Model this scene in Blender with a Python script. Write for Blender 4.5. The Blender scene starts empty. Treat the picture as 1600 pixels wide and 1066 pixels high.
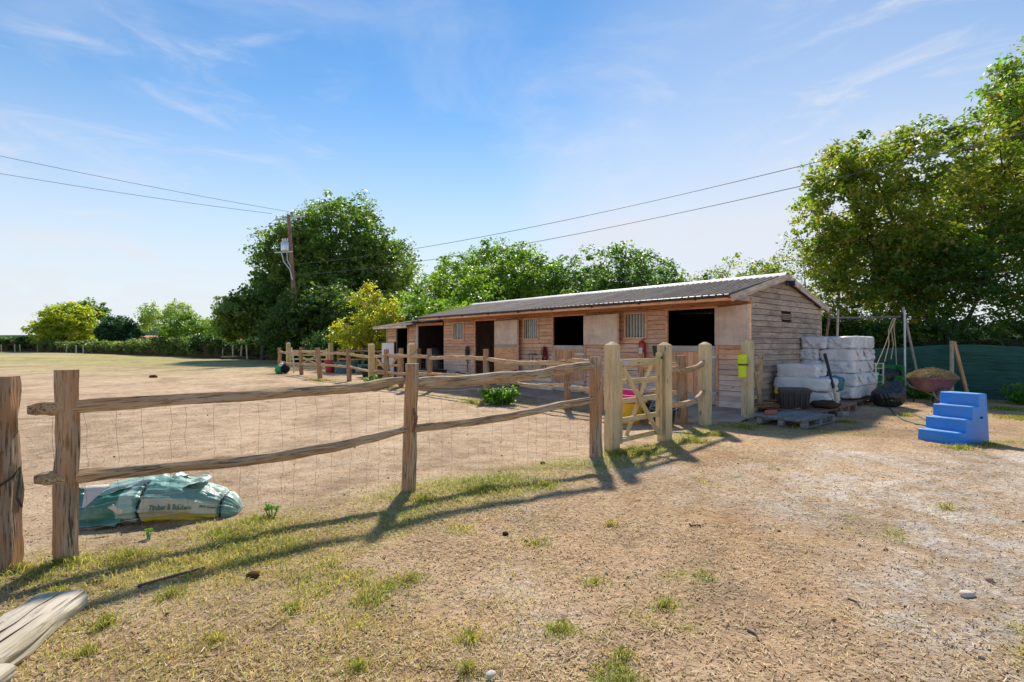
import bpy, math, random
import numpy as np
from mathutils import Vector, Matrix
R = math.radians
random.seed(7); RNG = np.random.default_rng(7)
SC = bpy.context.scene; COL = SC.collection

# ------------------------------------------------------------------ camera, sky, sun, exposure
CAMH = 1.40
cd = bpy.data.cameras.new('camera'); cam = bpy.data.objects.new('camera', cd); COL.objects.link(cam)
cd.sensor_width = 36; cd.lens = 18.0; cd.shift_y = 0.0025; cd.clip_start = 0.05; cd.clip_end = 3000
cam.location = (0, 0, CAMH); cam.rotation_euler = (R(90), 0, 0); SC.camera = cam

SUN_EL, SUN_AZ = R(45), R(3)          # azimuth clockwise from +Y
world = bpy.data.worlds.new('World'); SC.world = world; world.use_nodes = True
wn = world.node_tree; wn.nodes.clear(); W = wn.nodes.new; WL = wn.links.new
def wmath(op, a, b=None, c=None):
    n = W('ShaderNodeMath'); n.operation = op
    for i, v in enumerate((a, b, c)):
        if v is None: continue
        if isinstance(v, (int, float)): n.inputs[i].default_value = v
        else: WL(v, n.inputs[i])
    return n.outputs[0]
sky = W('ShaderNodeTexSky'); sky.sky_type = 'NISHITA'; sky.sun_disc = False
sky.sun_elevation = SUN_EL; sky.sun_rotation = SUN_AZ; sky.altitude = 0
sky.air_density = 1.0; sky.dust_density = 0.0; sky.ozone_density = 2.6
hs = W('ShaderNodeHueSaturation'); hs.inputs['Saturation'].default_value = 1.22; hs.inputs['Hue'].default_value = 0.508
WL(sky.outputs[0], hs.inputs['Color'])
tint = W('ShaderNodeMix'); tint.data_type = 'RGBA'; tint.blend_type = 'MULTIPLY'; tint.inputs[0].default_value = 1.0; WL(hs.outputs[0], tint.inputs[6]); tint.inputs[7].default_value = (.84, .87, .735, 1)
tc = W('ShaderNodeTexCoord')
nrm = W('ShaderNodeVectorMath'); nrm.operation = 'NORMALIZE'; WL(tc.outputs['Generated'], nrm.inputs[0])
def wnoise(scale, detail, rough, stretch, dist=0.0):
    mp = W('ShaderNodeMapping'); mp.inputs['Scale'].default_value = stretch[:3]; mp.inputs['Rotation'].default_value = stretch[3:]
    WL(nrm.outputs[0], mp.inputs['Vector'])
    n = W('ShaderNodeTexNoise'); n.inputs['Scale'].default_value = scale; n.inputs['Detail'].default_value = detail
    n.inputs['Roughness'].default_value = rough; n.inputs['Distortion'].default_value = dist
    WL(mp.outputs[0], n.inputs['Vector']); return n.outputs[0]
def wbank(px, py, k0, k1):
    """soft round region of the sky in the direction of a cloud bank"""
    v = Vector(((px-800)/800, 1, (537-py)/800)).normalized()
    dt = W('ShaderNodeVectorMath'); dt.operation = 'DOT_PRODUCT'; WL(nrm.outputs[0], dt.inputs[0]); dt.inputs[1].default_value = v
    mr = W('ShaderNodeMapRange'); mr.interpolation_type = 'SMOOTHSTEP'
    mr.inputs['From Min'].default_value = math.cos(R(k0)); mr.inputs['From Max'].default_value = math.cos(R(k1))
    WL(dt.outputs['Value'], mr.inputs['Value']); return mr.outputs[0]
def ss(v, a, b):
    mr = W('ShaderNodeMapRange'); mr.interpolation_type = 'SMOOTHSTEP'; mr.inputs['From Min'].default_value = a; mr.inputs['From Max'].default_value = b
    WL(v, mr.inputs['Value']); return mr.outputs[0]
cl_a = ss(wnoise(2.2, 7, .58, (1, 1, 2.4, 0, R(20), 0), .5), .40, .78)      # broad veil
cl_b = ss(wnoise(5.0, 9, .62, (1, .6, 3.4, 0, R(-24), R(20)), 1.0), .46, .82)  # wisps
veil = wmath('MULTIPLY', cl_a, .34)
bank = wmath('MULTIPLY', wbank(1230, 300, 30, 3), wmath('MULTIPLY_ADD', cl_a, .65, .36))
wisp = wmath('MULTIPLY', cl_b, wmath('MAXIMUM', wmath('MULTIPLY', wbank(170, 130, 24, 4), .75), wmath('MULTIPLY', wbank(1530, 70, 22, 3), .95)))
sepz = W('ShaderNodeSeparateXYZ'); WL(nrm.outputs[0], sepz.inputs[0])
hz = wmath('MULTIPLY', wmath('SUBTRACT', 1.0, ss(sepz.outputs[2], .0, .47)), .95)
cf = wmath('MINIMUM', wmath('ADD', wmath('MAXIMUM', veil, hz), wmath('ADD', bank, wmath('MULTIPLY', wisp, .62))), .93)
mx = W('ShaderNodeMix'); mx.data_type = 'RGBA'; WL(cf, mx.inputs[0]); WL(tint.outputs[2], mx.inputs[6]); mx.inputs[7].default_value = (3.85, 4.0, 4.35, 1)
bg = W('ShaderNodeBackground'); bg.inputs['Strength'].default_value = 0.081; WL(mx.outputs[2], bg.inputs['Color'])
wo = W('ShaderNodeOutputWorld'); WL(bg.outputs[0], wo.inputs['Surface'])

sl = bpy.data.lights.new('sun', 'SUN'); sl.energy = 2.3; sl.angle = R(3.0); sl.color = (1.0, .90, .76)
so = bpy.data.objects.new('sun', sl); COL.objects.link(so); so.rotation_euler = (R(90)-SUN_EL, 0, math.pi-SUN_AZ); so.location = (0, 30, 40)
so.rotation_euler = (-(R(90)-SUN_EL), 0, -SUN_AZ)
vs = SC.view_settings; vs.view_transform = 'Standard'; vs.look = 'None'; vs.gamma = 1; vs.exposure = 1.35; vs.use_curve_mapping = False
SC.render.engine = 'CYCLES'
SC.cycles.max_bounces = 7; SC.cycles.diffuse_bounces = 4; SC.cycles.transparent_max_bounces = 12; SC.cycles.transmission_bounces = 5
SC.cycles.use_adaptive_sampling = True; SC.cycles.use_denoising = True

# ------------------------------------------------------------------ noise + ground
def _h(i, j, k, s):
    n = (i*374761393 + j*668265263 + k*2147483647 + s*974634777) & 0xffffffff
    n = ((n ^ (n >> 13))*1274126177) & 0xffffffff
    return ((n ^ (n >> 16)) & 0xffff)/65535.0
def vn(x, y, z=0.0, s=0):
    x, y, z = np.broadcast_arrays(np.asarray(x, float), np.asarray(y, float), np.asarray(z, float))
    i, j, k = (np.floor(a).astype(np.int64) for a in (x, y, z)); fx, fy, fz = x-i, y-j, z-k
    fx, fy, fz = (f*f*(3-2*f) for f in (fx, fy, fz))
    def L(a, b, t): return a+(b-a)*t
    r = L(L(L(_h(i, j, k, s), _h(i+1, j, k, s), fx), L(_h(i, j+1, k, s), _h(i+1, j+1, k, s), fx), fy),
          L(L(_h(i, j, k+1, s), _h(i+1, j, k+1, s), fx), L(_h(i, j+1, k+1, s), _h(i+1, j+1, k+1, s), fx), fy), fz)
    return r*2-1
def fbm(x, y, z=0.0, s=0, o=4):
    a = 0; w = 1; t = 0
    for q in range(o):
        a = a + w*vn(np.asarray(x)*2**q, np.asarray(y)*2**q, np.asarray(z)*2**q, s+q*17); t += w; w *= .5
    return a/t
def G(px, py, h=0.0):                       # where the sight line through a photo point meets the height h
    z = 800*(CAMH-h)/(py-537); return ((px-800)/800*z, z)
FENCE = [(-6.2, 1.2), (-3.1, 3.0), (-2.8, 3.22), (-.98, 4.81), (1.02, 6.19), (1.3, 6.5), (2.2, 7.4), (3.3, 8.7), (4.4, 9.5)]
def dline(x, y, pts):
    """distance to a polyline, signed: positive on the camera's side"""
    x = np.asarray(x, float); y = np.asarray(y, float); best = np.full(x.shape, 1e9); sg = np.ones(x.shape)
    for (ax, ay), (bx, by) in zip(pts[:-1], pts[1:]):
        dx, dy = bx-ax, by-ay; t = np.clip(((x-ax)*dx+(y-ay)*dy)/(dx*dx+dy*dy), 0, 1)
        d = np.hypot(x-ax-t*dx, y-ay-t*dy); s = np.where((x-ax)*dy-(y-ay)*dx > 0, 1.0, -1.0)
        m = d < best; best = np.where(m, d, best); sg = np.where(m, s, sg)
    return best*sg
def gauss(d, c, w): return np.exp(-((d-c)/w)**2)
def gh(x, y):
    x = np.asarray(x, float); y = np.asarray(y, float)
    r = np.hypot(x, y); far = np.clip((r-12)/30, 0, 1)
    h = .016*fbm(x*.9, y*.9, 0, 3, 3)+.007*fbm(x*5, y*5, 0, 9, 2)*np.clip(1-r/14, 0, 1)+far*.05*fbm(x*.06, y*.06, 0, 5, 2)
    h = h - .030*np.clip(vn(x*6.5, y*6.5, 0, 71)-.30, 0, 1)*(r < 18) + .010*np.clip(vn(x*11, y*11, 0, 72)-.45, 0, 1)*(r < 9)
    h = h + .035*gauss(dline(x, y, FENCE[:6]), .15, .45)*(r < 12)
    return h
def g1(x, y): return float(gh(x, y))
def grass_w(x, y):
    """how grassy the ground is, 0..1"""
    x = np.asarray(x, float); y = np.asarray(y, float)
    d = dline(x, y, FENCE); n = fbm(x*1.1, y*1.1, 0, 21, 4); n2 = fbm(x*2.6, y*2.6, 0, 77, 3)
    wid = np.interp(x, [-4, -2.5, -.9, .6, 1.6, 3.5], [1.15, 1.0, .8, .62, .45, .3])
    strip = np.clip(1.35-np.abs(d-.42*wid)/(wid*.78), 0, 1)*np.clip(.85+1.0*n+.6*n2, 0, 1)
    left = np.clip((-.2-x)/2.2, 0, 1)*np.clip((4.6-y)/1.4, 0, 1)*(d > 0)*np.clip(.34+.9*n+.9*n2, 0, .85)
    spots = np.where((d > .5) & (x < 3.0), np.clip(n2*2.6-.75+.3*n, 0, .8), 0)
    yf = dline(x, y, YARDF); ys = np.clip(1-np.abs(yf-.1)/.5, 0, 1)*np.clip(.45+1.2*n2, 0, 1)*.8*(x < 1.5)
    net = np.clip(1-np.abs(dline(x, y, NETL)-.5)/.9, 0, 1)*np.clip(.75+.8*n2, 0, 1)
    pal = np.clip(1-np.hypot((x-4.9)/1.1, (y-8.0)/.5), 0, 1)*1.2*np.clip(.7+n2, 0, 1)
    blk = np.clip(1.2-np.hypot((x-7.1)/.8, (y-7.1)/.5), 0, 1)*np.clip(.5+n2, 0, 1)*.8
    far = np.clip((y-17)/22, 0, 1)*np.clip((-x-4)/12, 0, 1)*np.clip(1.0+1.1*fbm(x*.12, y*.25, 0, 31, 4), 0, 1)
    return np.clip(np.maximum.reduce([strip, left, spots, ys, net, far, pal, blk]), 0, 1)
YARDF = [(-11, 24.3), (-9.43, 22.9), (-7.75, 20.7), (-6.03, 19.0), (-3.99, 16.2), (-2.39, 14.7), (-.61, 12.6), (1.18, 10.77), (2.4, 9.2), (2.94, 8.78)]
NETL = [(8.35, 15.9), (10.14, 14.36), (12.31, 12.31), (16.5, 8.5)]

# ------------------------------------------------------------------ node helpers
class NB:
    def __init__(s, name):
        s.m = bpy.data.materials.new(name); s.m.use_nodes = True; s.t = s.m.node_tree; s.t.nodes.clear()
        s.out = s.t.nodes.new('ShaderNodeOutputMaterial')
    def n(s, typ, **kw):
        o = s.t.nodes.new(typ)
        for k, v in kw.items(): setattr(o, k, v)
        return o
    def put(s, sock, v):
        if v is None: return
        if isinstance(v, bpy.types.NodeSocket): s.t.links.new(v, sock)
        elif isinstance(v, tuple) and len(v) == 3 and sock.type == 'RGBA': sock.default_value = (*v, 1)
        else: sock.default_value = v
    def coord(s, kind='Object', scale=(1, 1, 1), rnd=True):
        c = s.n('ShaderNodeTexCoord').outputs[kind]; mp = s.n('ShaderNodeMapping'); s.put(mp.inputs['Vector'], c); mp.inputs['Scale'].default_value = scale
        if rnd:
            oi = s.n('ShaderNodeObjectInfo'); v = s.n('ShaderNodeVectorMath', operation='SCALE'); v.inputs[0].default_value = (37, 53, 71); s.put(v.inputs['Scale'], oi.outputs['Random'])
            a = s.n('ShaderNodeVectorMath', operation='ADD'); s.put(a.inputs[0], mp.outputs[0]); s.put(a.inputs[1], v.outputs[0]); return a.outputs[0]
        return mp.outputs[0]
    def noise(s, vec, scale, detail=4, rough=.55, dist=0):
        o = s.n('ShaderNodeTexNoise'); s.put(o.inputs['Vector'], vec); o.inputs['Scale'].default_value = scale; o.inputs['Detail'].default_value = detail
        o.inputs['Roughness'].default_value = rough; o.inputs['Distortion'].default_value = dist; return o.outputs[0]
    def voro(s, vec, scale, feat='F1'):
        o = s.n('ShaderNodeTexVoronoi', feature=feat); s.put(o.inputs['Vector'], vec); o.inputs['Scale'].default_value = scale; return o.outputs['Distance']
    def ramp(s, f, stops):
        o = s.n('ShaderNodeValToRGB'); el = o.color_ramp.elements
        while len(el) < len(stops): el.new(.5)
        for e_, (p, c) in zip(el, stops): e_.position = p; e_.color = (*c, 1) if isinstance(c, tuple) else (c, c, c, 1)
        s.put(o.inputs[0], f); return o.outputs[0]
    def mix(s, f, a, b, mode='MIX'):
        o = s.n('ShaderNodeMix', data_type='RGBA', blend_type=mode); s.put(o.inputs[0], f); s.put(o.inputs[6], a); s.put(o.inputs[7], b); return o.outputs[2]
    def math(s, op, a, b=None, clamp=False):
        o = s.n('ShaderNodeMath', operation=op, use_clamp=clamp); s.put(o.inputs[0], a); s.put(o.inputs[1], b); return o.outputs[0]
    def bump(s, hgt, strength=.5, dist=.01, nrm=None):
        o = s.n('ShaderNodeBump'); o.inputs['Strength'].default_value = strength; o.inputs['Distance'].default_value = dist
        s.put(o.inputs['Height'], hgt); s.put(o.inputs['Normal'], nrm); return o.outputs[0]
    def objcol(s): return s.n('ShaderNodeObjectInfo').outputs['Color']
    def attr(s, name): return s.n('ShaderNodeAttribute', attribute_name=name).outputs['Color']
    def bsdf(s, col, rough=.8, normal=None, metal=0, spec=.3, **kw):
        p = s.n('ShaderNodeBsdfPrincipled'); s.put(p.inputs['Base Color'], col); s.put(p.inputs['Roughness'], rough); s.put(p.inputs['Normal'], normal)
        s.put(p.inputs['Metallic'], metal); s.put(p.inputs['Specular IOR Level'], spec)
        for k, v in kw.items(): s.put(p.inputs[k], v)
        s.t.links.new(p.outputs[0], s.out.inputs[0]); return s.m

def wood(name, c0, c1, c2, grain=1.0, crack=.42, knots=True, rough=.85, bump=.5, stain=None, sx=1.2, sy=26):
    b = NB(name); v = b.coord('Object', (sx, sy, sy)); g = b.noise(v, 1.0*grain, 6, .62, .6)
    v2 = b.coord('Object', (1.5, 3.5, 3.5)); g2 = b.noise(v2, 1.3, 4, .6)
    col = b.ramp(g, [(.25, c0), (.5, c1), (.75, c2)])
    col = b.mix(.45, col, b.ramp(g2, [(.3, tuple(x*.62 for x in c1)), (.7, tuple(min(x*1.35, 1) for x in c1))]))
    v3 = b.coord('Object', (4, 90, 90)); g3 = b.noise(v3, 1.0, 3, .6)
    col = b.mix(b.ramp(g3, [(crack-.08, .85), (crack, 0.0)]), col, tuple(x*.35 for x in c0))
    if knots:
        k = b.voro(b.coord('Object', (2.2, 7, 7)), 1.0); col = b.mix(b.ramp(k, [(.05, .85), (.13, 0.0)]), col, tuple(x*.3 for x in c0))
    if stain:
        w = b.noise(b.coord('Object', (1.5, 4.5, 4.5)), 1.5, 5, .65); col = b.mix(b.ramp(w, [(.42, 0.0), (.62, stain[1])]), col, stain[0])
    col = b.mix(1.0, col, b.objcol(), 'MULTIPLY')
    hgt = b.math('ADD', g, b.math('MULTIPLY', g3, .8)); return b.bsdf(col, rough, b.bump(hgt, bump, .006), spec=.25)
def plain(name, col, rough=.6, spec=.4, metal=0, var=.25, scale=9, bump=.15, bd=.004, dirt=None, **kw):
    b = NB(name); v = b.coord('Object'); n = b.noise(v, scale, 5, .6)
    c = b.ramp(n, [(.3, tuple(x*(1-var) for x in col)), (.7, tuple(min(x*(1+var), 1) for x in col))])
    if dirt: c = b.mix(b.ramp(b.noise(v, scale*.45, 6, .7), [(.45, 0.0), (.68, dirt[1])]), c, dirt[0])
    c = b.mix(1.0, c, b.objcol(), 'MULTIPLY')
    return b.bsdf(c, rough, b.bump(b.noise(v, scale*5, 4, .6), bump, bd), metal, spec, **kw)

M = {}
M['siding'] = wood('siding_wood', (.46, .21, .11), (.80, .48, .30), (.92, .66, .47), knots=True, bump=.3, stain=((.82, .60, .48), .5))
M['gable'] = wood('gable_wood', (.30, .22, .165), (.56, .44, .34), (.70, .58, .47), knots=False, bump=.5, stain=((.20, .15, .12), .5), sx=1.6)
M['ply'] = wood('plywood', (.66, .46, .36), (.82, .62, .50), (.90, .74, .62), crack=.3, knots=False, bump=.3, sx=14, sy=2)
M['redwood'] = wood('reddish_timber', (.30, .11, .05), (.58, .26, .13), (.70, .38, .22))
M['palewood'] = wood('pale_timber', (.40, .37, .32), (.55, .52, .46), (.66, .63, .57), knots=False)
M['treated'] = wood('treated_timber', (.40, .28, .14), (.68, .52, .31), (.80, .67, .45), stain=((.42, .38, .18), .4), bump=.35)
M['cleft'] = wood('cleft_chestnut', (.14, .09, .05), (.45, .335, .22), (.72, .62, .48), crack=.47, knots=False, bump=1.0, stain=((.48, .27, .12), .45), sx=1.0, sy=17)
M['cleftpost'] = wood('cleft_post_wood', (.12, .08, .05), (.45, .35, .25), (.68, .59, .48), crack=.48, knots=True, bump=1.0, stain=((.52, .25, .10), .7), sx=1.4, sy=12)
M['log'] = wood('bleached_log', (.34, .28, .21), (.56, .50, .41), (.68, .62, .53), knots=False, bump=.7, sx=1.4, sy=24, stain=((.42, .36, .22), .5))
M['greypallet'] = wood('grey_pallet_wood', (.12, .12, .12), (.26, .26, .25), (.38, .37, .35), knots=False, bump=.6)
M['brownpallet'] = wood('brown_pallet_wood', (.10, .06, .045), (.24, .16, .12), (.36, .26, .21), knots=False, bump=.6)
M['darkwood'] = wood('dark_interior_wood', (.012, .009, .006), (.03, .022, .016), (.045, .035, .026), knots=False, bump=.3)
M['darkbrown'] = wood('dark_brown_siding', (.03, .026, .018), (.085, .07, .05), (.12, .10, .075), knots=False, bump=.4)
M['pole'] = wood('pole_wood', (.13, .07, .05), (.28, .17, .13), (.38, .25, .20), knots=False, sx=.6, sy=6)
M['concrete'] = plain('concrete', (.46, .385, .31), .9, .2, var=.22, scale=3, bump=.5, bd=.01, dirt=((.30, .22, .15), .6))
M['ridge'] = plain('ridge_cap', (.78, .77, .74), .6, .3, var=.12, scale=4, dirt=((.35, .33, .30), .5))
M['galv'] = plain('galvanised_steel', (.50, .52, .54), .42, .5, .75, var=.15)
M['alu'] = plain('aluminium_tube', (.50, .51, .52), .35, .5, .6, var=.1)
M['wire'] = plain('fence_wire', (.26, .24, .21), .7, .2, .2, var=.2)
M['cable'] = plain('cable', (.10, .10, .11), .6, .3)
M['blackpl'] = plain('black_plastic', (.022, .022, .024), .38, .5, var=.2, dirt=((.10, .09, .07), .35))
M['blackbag'] = plain('bin_bag_plastic', (.018, .018, .021), .2, .7, var=.1, scale=3, bump=.8, bd=.03)
M['rubber'] = plain('dark_rubber', (.05, .05, .05), .8, .2)
M['gutter'] = plain('gutter_plastic', (.03, .03, .032), .4, .5)
M['white'] = plain('white_paint', (.74, .73, .69), .5, .4, var=.08, dirt=((.45, .40, .33), .3))
M['red'] = plain('red_paint', (.50, .03, .035), .3, .5, var=.1)
M['darkred'] = plain('burgundy_webbing', (.19, .02, .035), .7, .2)
M['yellow'] = plain('yellow_plastic', (.80, .50, .04), .45, .4, var=.1)
M['pink'] = plain('pink_plastic', (.72, .06, .27), .45, .4, var=.1)
M['hivis'] = plain('hi_vis_yellow', (.68, .85, .03), .6, .3, var=.06)
M['blue'] = plain('blue_plastic', (.010, .25, .78), .38, .4, var=.12, scale=3, bump=.1, dirt=((.16, .27, .48), .5))
M['bluetread'] = plain('scuffed_glare_tread', (.12, .40, .82), .5, .35, var=.15, scale=12, bump=.5, dirt=((.42, .40, .38), .6))  # paler blue base has sun glare painted in; grey blotches are scuffs
M['teal'] = plain('teal_sack', (.05, .22, .24), .55, .3)
M['bluegreen'] = plain('blue_grey_tub', (.10, .20, .22), .5, .4)
M['navy'] = plain('navy_fabric', (.012, .016, .035), .8, .2)
M['hose'] = plain('hose_green', (.06, .17, .13), .45, .4)
M['rope'] = plain('rope', (.50, .40, .25), .9, .1, scale=60)
M['brick'] = plain('brick_red', (.36, .14, .09), .9, .2)
M['purple'] = plain('purple_tray', (.26, .13, .19), .5, .35, var=.25, dirt=((.35, .26, .2), .45))
M['green'] = plain('green_plastic', (.06, .36, .12), .5, .3)
M['soil'] = plain('dark_soil', (.10, .07, .045), .95, .1, scale=14, bump=1.0, bd=.03)
M['tyre'] = plain('grey_tyre', (.22, .21, .20), .85, .2)
M['straw'] = None
def attrmat(name, rough=.8, transl=0.0, spec=.2, gain=1.0):
    b = NB(name); c = b.attr('Col')
    if gain != 1.0: c = b.mix(1.0, c, (gain, gain, gain), 'MULTIPLY')
    p = b.n('ShaderNodeBsdfPrincipled'); b.put(p.inputs['Base Color'], c); p.inputs['Roughness'].default_value = rough; p.inputs['Specular IOR Level'].default_value = spec
    if transl:
        tr = b.n('ShaderNodeBsdfTranslucent'); tcol = b.mix(1.0, c, (1.25, 1.45, .55), 'MULTIPLY'); b.put(tr.inputs['Color'], tcol)
        ms = b.n('ShaderNodeMixShader'); ms.inputs[0].default_value = transl; b.t.links.new(p.outputs[0], ms.inputs[1]); b.t.links.new(tr.outputs[0], ms.inputs[2])
        b.t.links.new(ms.outputs[0], b.out.inputs[0])
    else: b.t.links.new(p.outputs[0], b.out.inputs[0])
    return b.m
M['leaf'] = attrmat('leaf', .40, .60, .5, 2.0)
M['blade'] = attrmat('grass_blade', .6, .45, .2, 1.25)
M['straw'] = attrmat('straw_bits', .8, .2, .15)
M['stone'] = attrmat('stones', .9, 0, .2)
def roofmat():
    b = NB('roof_sheet'); v = b.coord('Object'); n = b.noise(v, 5, 6, .65); n2 = b.noise(v, 38, 4, .7)
    c = b.ramp(n, [(.3, (.085, .07, .062)), (.55, (.15, .128, .113)), (.8, (.21, .185, .165))])
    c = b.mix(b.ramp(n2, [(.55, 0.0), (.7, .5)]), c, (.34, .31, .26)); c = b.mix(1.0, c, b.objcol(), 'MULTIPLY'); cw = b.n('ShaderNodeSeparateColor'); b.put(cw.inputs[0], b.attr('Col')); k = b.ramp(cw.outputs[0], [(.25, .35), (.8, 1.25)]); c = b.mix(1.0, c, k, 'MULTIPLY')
    return b.bsdf(c, .85, b.bump(n2, .5, .004), spec=.25)
M['roof'] = roofmat()
def balemat():
    b = NB('bale_wrap'); v = b.coord('Object', (1, 1, 1)); n = b.noise(b.coord('Object', (3, 9, 5)), 1.3, 3, .5, 1.2); n2 = b.noise(b.coord('Object', (14, 5, 16)), 1.2, 3, .5, .8)
    h = b.math('ADD', b.math('ABSOLUTE', b.math('SUBTRACT', n, .5)), b.math('MULTIPLY', b.math('ABSOLUTE', b.math('SUBTRACT', n2, .5)), .5))
    c = b.ramp(b.noise(v, 4, 4), [(.3, (.74, .74, .76)), (.7, (.86, .86, .87))])
    return b.bsdf(c, .33, b.bump(h, .75, .035), spec=.5)
M['bale'] = balemat()
def netmat():
    b = NB('shade_netting'); v = b.coord('Object', rnd=False); n = b.noise(v, 1.6, 5, .6)
    c = b.ramp(n, [(.3, (.018, .08, .06)), (.7, (.045, .15, .115))]); w = b.noise(b.coord('Object', (1.2, 1.2, 9), False), 1.5, 4, .55, .8)
    c = b.mix(b.ramp(b.noise(b.coord('Object', (60, 60, 60), False), 1, 2), [(.4, 0.0), (.7, .35)]), c, (.04, .13, .11))
    return b.bsdf(c, .6, b.bump(w, .8, .06), spec=.3)
M['net'] = netmat()
def bagmat():
    b = NB('woven_bag'); c = b.attr('Col'); v = b.coord('Object', (2, 8, 4)); n = b.noise(v, 2, 4, .6, .8)
    c = b.mix(b.ramp(b.noise(b.coord('Object'), 5, 6, .7), [(.5, 0.0), (.75, .45)]), c, (.36, .31, .22))
    return b.bsdf(c, .38, b.bump(n, .8, .03), spec=.5)
M['bag'] = bagmat()
def glassmat():
    b = NB('window_glass'); return b.bsdf((.75, .82, .78), .04, None, 0, .5, **{'Transmission Weight': .8, 'IOR': 1.45})
M['glass'] = glassmat()
def inkmat():
    b = NB('print_ink'); return b.bsdf((.09, .21, .17), .6)
M['ink'] = inkmat()

def groundmat():
    b = NB('ground'); v = b.coord('Object', rnd=False); mk = b.attr('Mask'); sp = b.n('ShaderNodeSeparateColor'); b.put(sp.inputs[0], mk)
    gr, pale, lit = sp.outputs[0], sp.outputs[1], sp.outputs[2]
    big = b.noise(v, .55, 5, .6); mid = b.noise(v, 3.2, 6, .68, .3); fin = b.noise(v, 26, 5, .72); vf = b.noise(v, 110, 3, .7)
    sand = b.ramp(mid, [(.30, (.38, .25, .145)), (.48, (.55, .385, .24)), (.72, (.66, .50, .335))])
    litter = b.ramp(fin, [(.30, (.15, .09, .05)), (.44, (.46, .295, .165)), (.60, (.64, .44, .25)), (.78, (.78, .58, .37))])
    grit = b.ramp(fin, [(.28, (.22, .18, .15)), (.42, (.54, .46, .37)), (.62, (.78, .69, .57))])
    c = b.mix(b.math('MULTIPLY', lit, b.ramp(big, [(.3, .55), (.65, 1.0)])), sand, litter)
    c = b.mix(b.math('MULTIPLY', pale, b.ramp(mid, [(.38, .1), (.6, 1.0)])), c, grit)
    c = b.mix(b.ramp(fin, [(.28, .8), (.40, 0.0)]), c, (.14, .095, .065))          # crumbs of dung and soil
    c = b.mix(b.ramp(vf, [(.60, 0.0), (.74, .65)]), c, (.74, .62, .46))             # chopped straw
    c = b.mix(b.ramp(vf, [(.28, .55), (.38, 0.0)]), c, (.13, .09, .07))
    dp = b.ramp(b.noise(v, 1.15, 6, .72, .5), [(.54, 0.0), (.68, .6)]); c = b.mix(b.math('MULTIPLY', dp, lit), c, (.27, .19, .135)); op = b.ramp(b.noise(v, .8, 5, .7, .4), [(.52, 0.0), (.66, .45)]); c = b.mix(b.math('MULTIPLY', op, lit), c, (.66, .40, .19))
    gcol = b.ramp(b.noise(v, 7, 5, .7), [(.3, (.17, .19, .045)), (.5, (.33, .33, .09)), (.7, (.52, .44, .19))])
    gm = b.math('MULTIPLY', gr, b.ramp(b.noise(v, 9, 5, .7), [(.34, .3), (.54, 1.0)]))
    c = b.mix(b.math('MULTIPLY', gm, .88), c, gcol)
    wp = b.ramp(b.noise(v, .42, 7, .74, .8), [(.40, (.74, .72, .70)), (.52, (1.0, 1.0, 1.0)), (.66, (1.16, 1.17, 1.18))]); c = b.mix(1.0, c, wp, 'MULTIPLY'); c = b.mix(1.0, c, (1.05, 1.08, 1.13), 'MULTIPLY')
    h = b.math('ADD', b.math('MULTIPLY', mid, .9), b.math('ADD', b.math('MULTIPLY', fin, .5), b.math('MULTIPLY', vf, .22)))
    hf = b.ramp(b.voro(v, 4.2), [(.0, 0.0), (.42, .55)]); h = b.math('ADD', h, b.math('MULTIPLY', hf, b.math('SUBTRACT', .55, b.math('MULTIPLY', lit, .4))))
    return b.bsdf(c, .95, b.bump(h, 1.0, .055), spec=.12)
M['ground'] = groundmat()

# ------------------------------------------------------------------ object helpers
LM = {}
def mesh_of(name, V, F, smooth=False, sharp=None):
    me = bpy.data.meshes.new(name); me.from_pydata([tuple(v) for v in V], [], F); me.update()
    if smooth:
        me.polygons.foreach_set('use_smooth', [True]*len(me.polygons))
        if sharp: me.set_sharp_from_angle(angle=R(sharp))
    return me
def link(name, me, mat=None, parent=None, mw=None, color=None):
    o = bpy.data.objects.new(name, me); COL.objects.link(o)
    if mat is not None and me is not None and not len(me.materials): me.materials.append(M[mat] if isinstance(mat, str) else mat)
    mw = mw or Matrix.Identity(4)
    if parent is not None:
        o.parent = parent
        o.matrix_basis = LM.get(parent.name, Matrix.Identity(4)).inverted() @ mw if parent.name in LM else mw
        LM[o.name] = mw
    else: o.matrix_basis = mw
    if color: o.color = (*color, 1)
    return o
def tag(o, label=None, cat=None, group=None, kind=None):
    if label: o['label'] = label
    if cat: o['category'] = cat
    if group: o['group'] = group
    if kind: o['kind'] = kind
    return o
def thing(name, label, cat, loc=(0, 0, 0), rz=0, group=None):
    o = bpy.data.objects.new(name, None); COL.objects.link(o); o.empty_display_size = .1
    o.location = loc; o.rotation_euler = (0, 0, rz); LM[o.name] = Matrix.Identity(4)
    return tag(o, label, cat, group)
def copy_tree(o, loc=None, rz=None, label=None):
    c = o.copy(); COL.objects.link(c)
    for ch in o.children:
        k = ch.copy(); COL.objects.link(k); k.parent = c
        for g in ch.children:
            q = g.copy(); COL.objects.link(q); q.parent = k
    if loc is not None: c.location = loc
    if rz is not None: c.rotation_euler = (0, 0, rz)
    if label: c['label'] = label
    return c
def frame(p0, p1, up=(0, 0, 1)):
    p0 = Vector(p0); x = (Vector(p1)-p0).normalized(); up = Vector(up)
    if abs(x.dot(up)) > .97: up = Vector((0, 1, 0))
    y = up.cross(x).normalized(); z = x.cross(y)
    m = Matrix((x, y, z)).transposed().to_4x4(); m.translation = p0; return m, (Vector(p1)-p0).length
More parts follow.
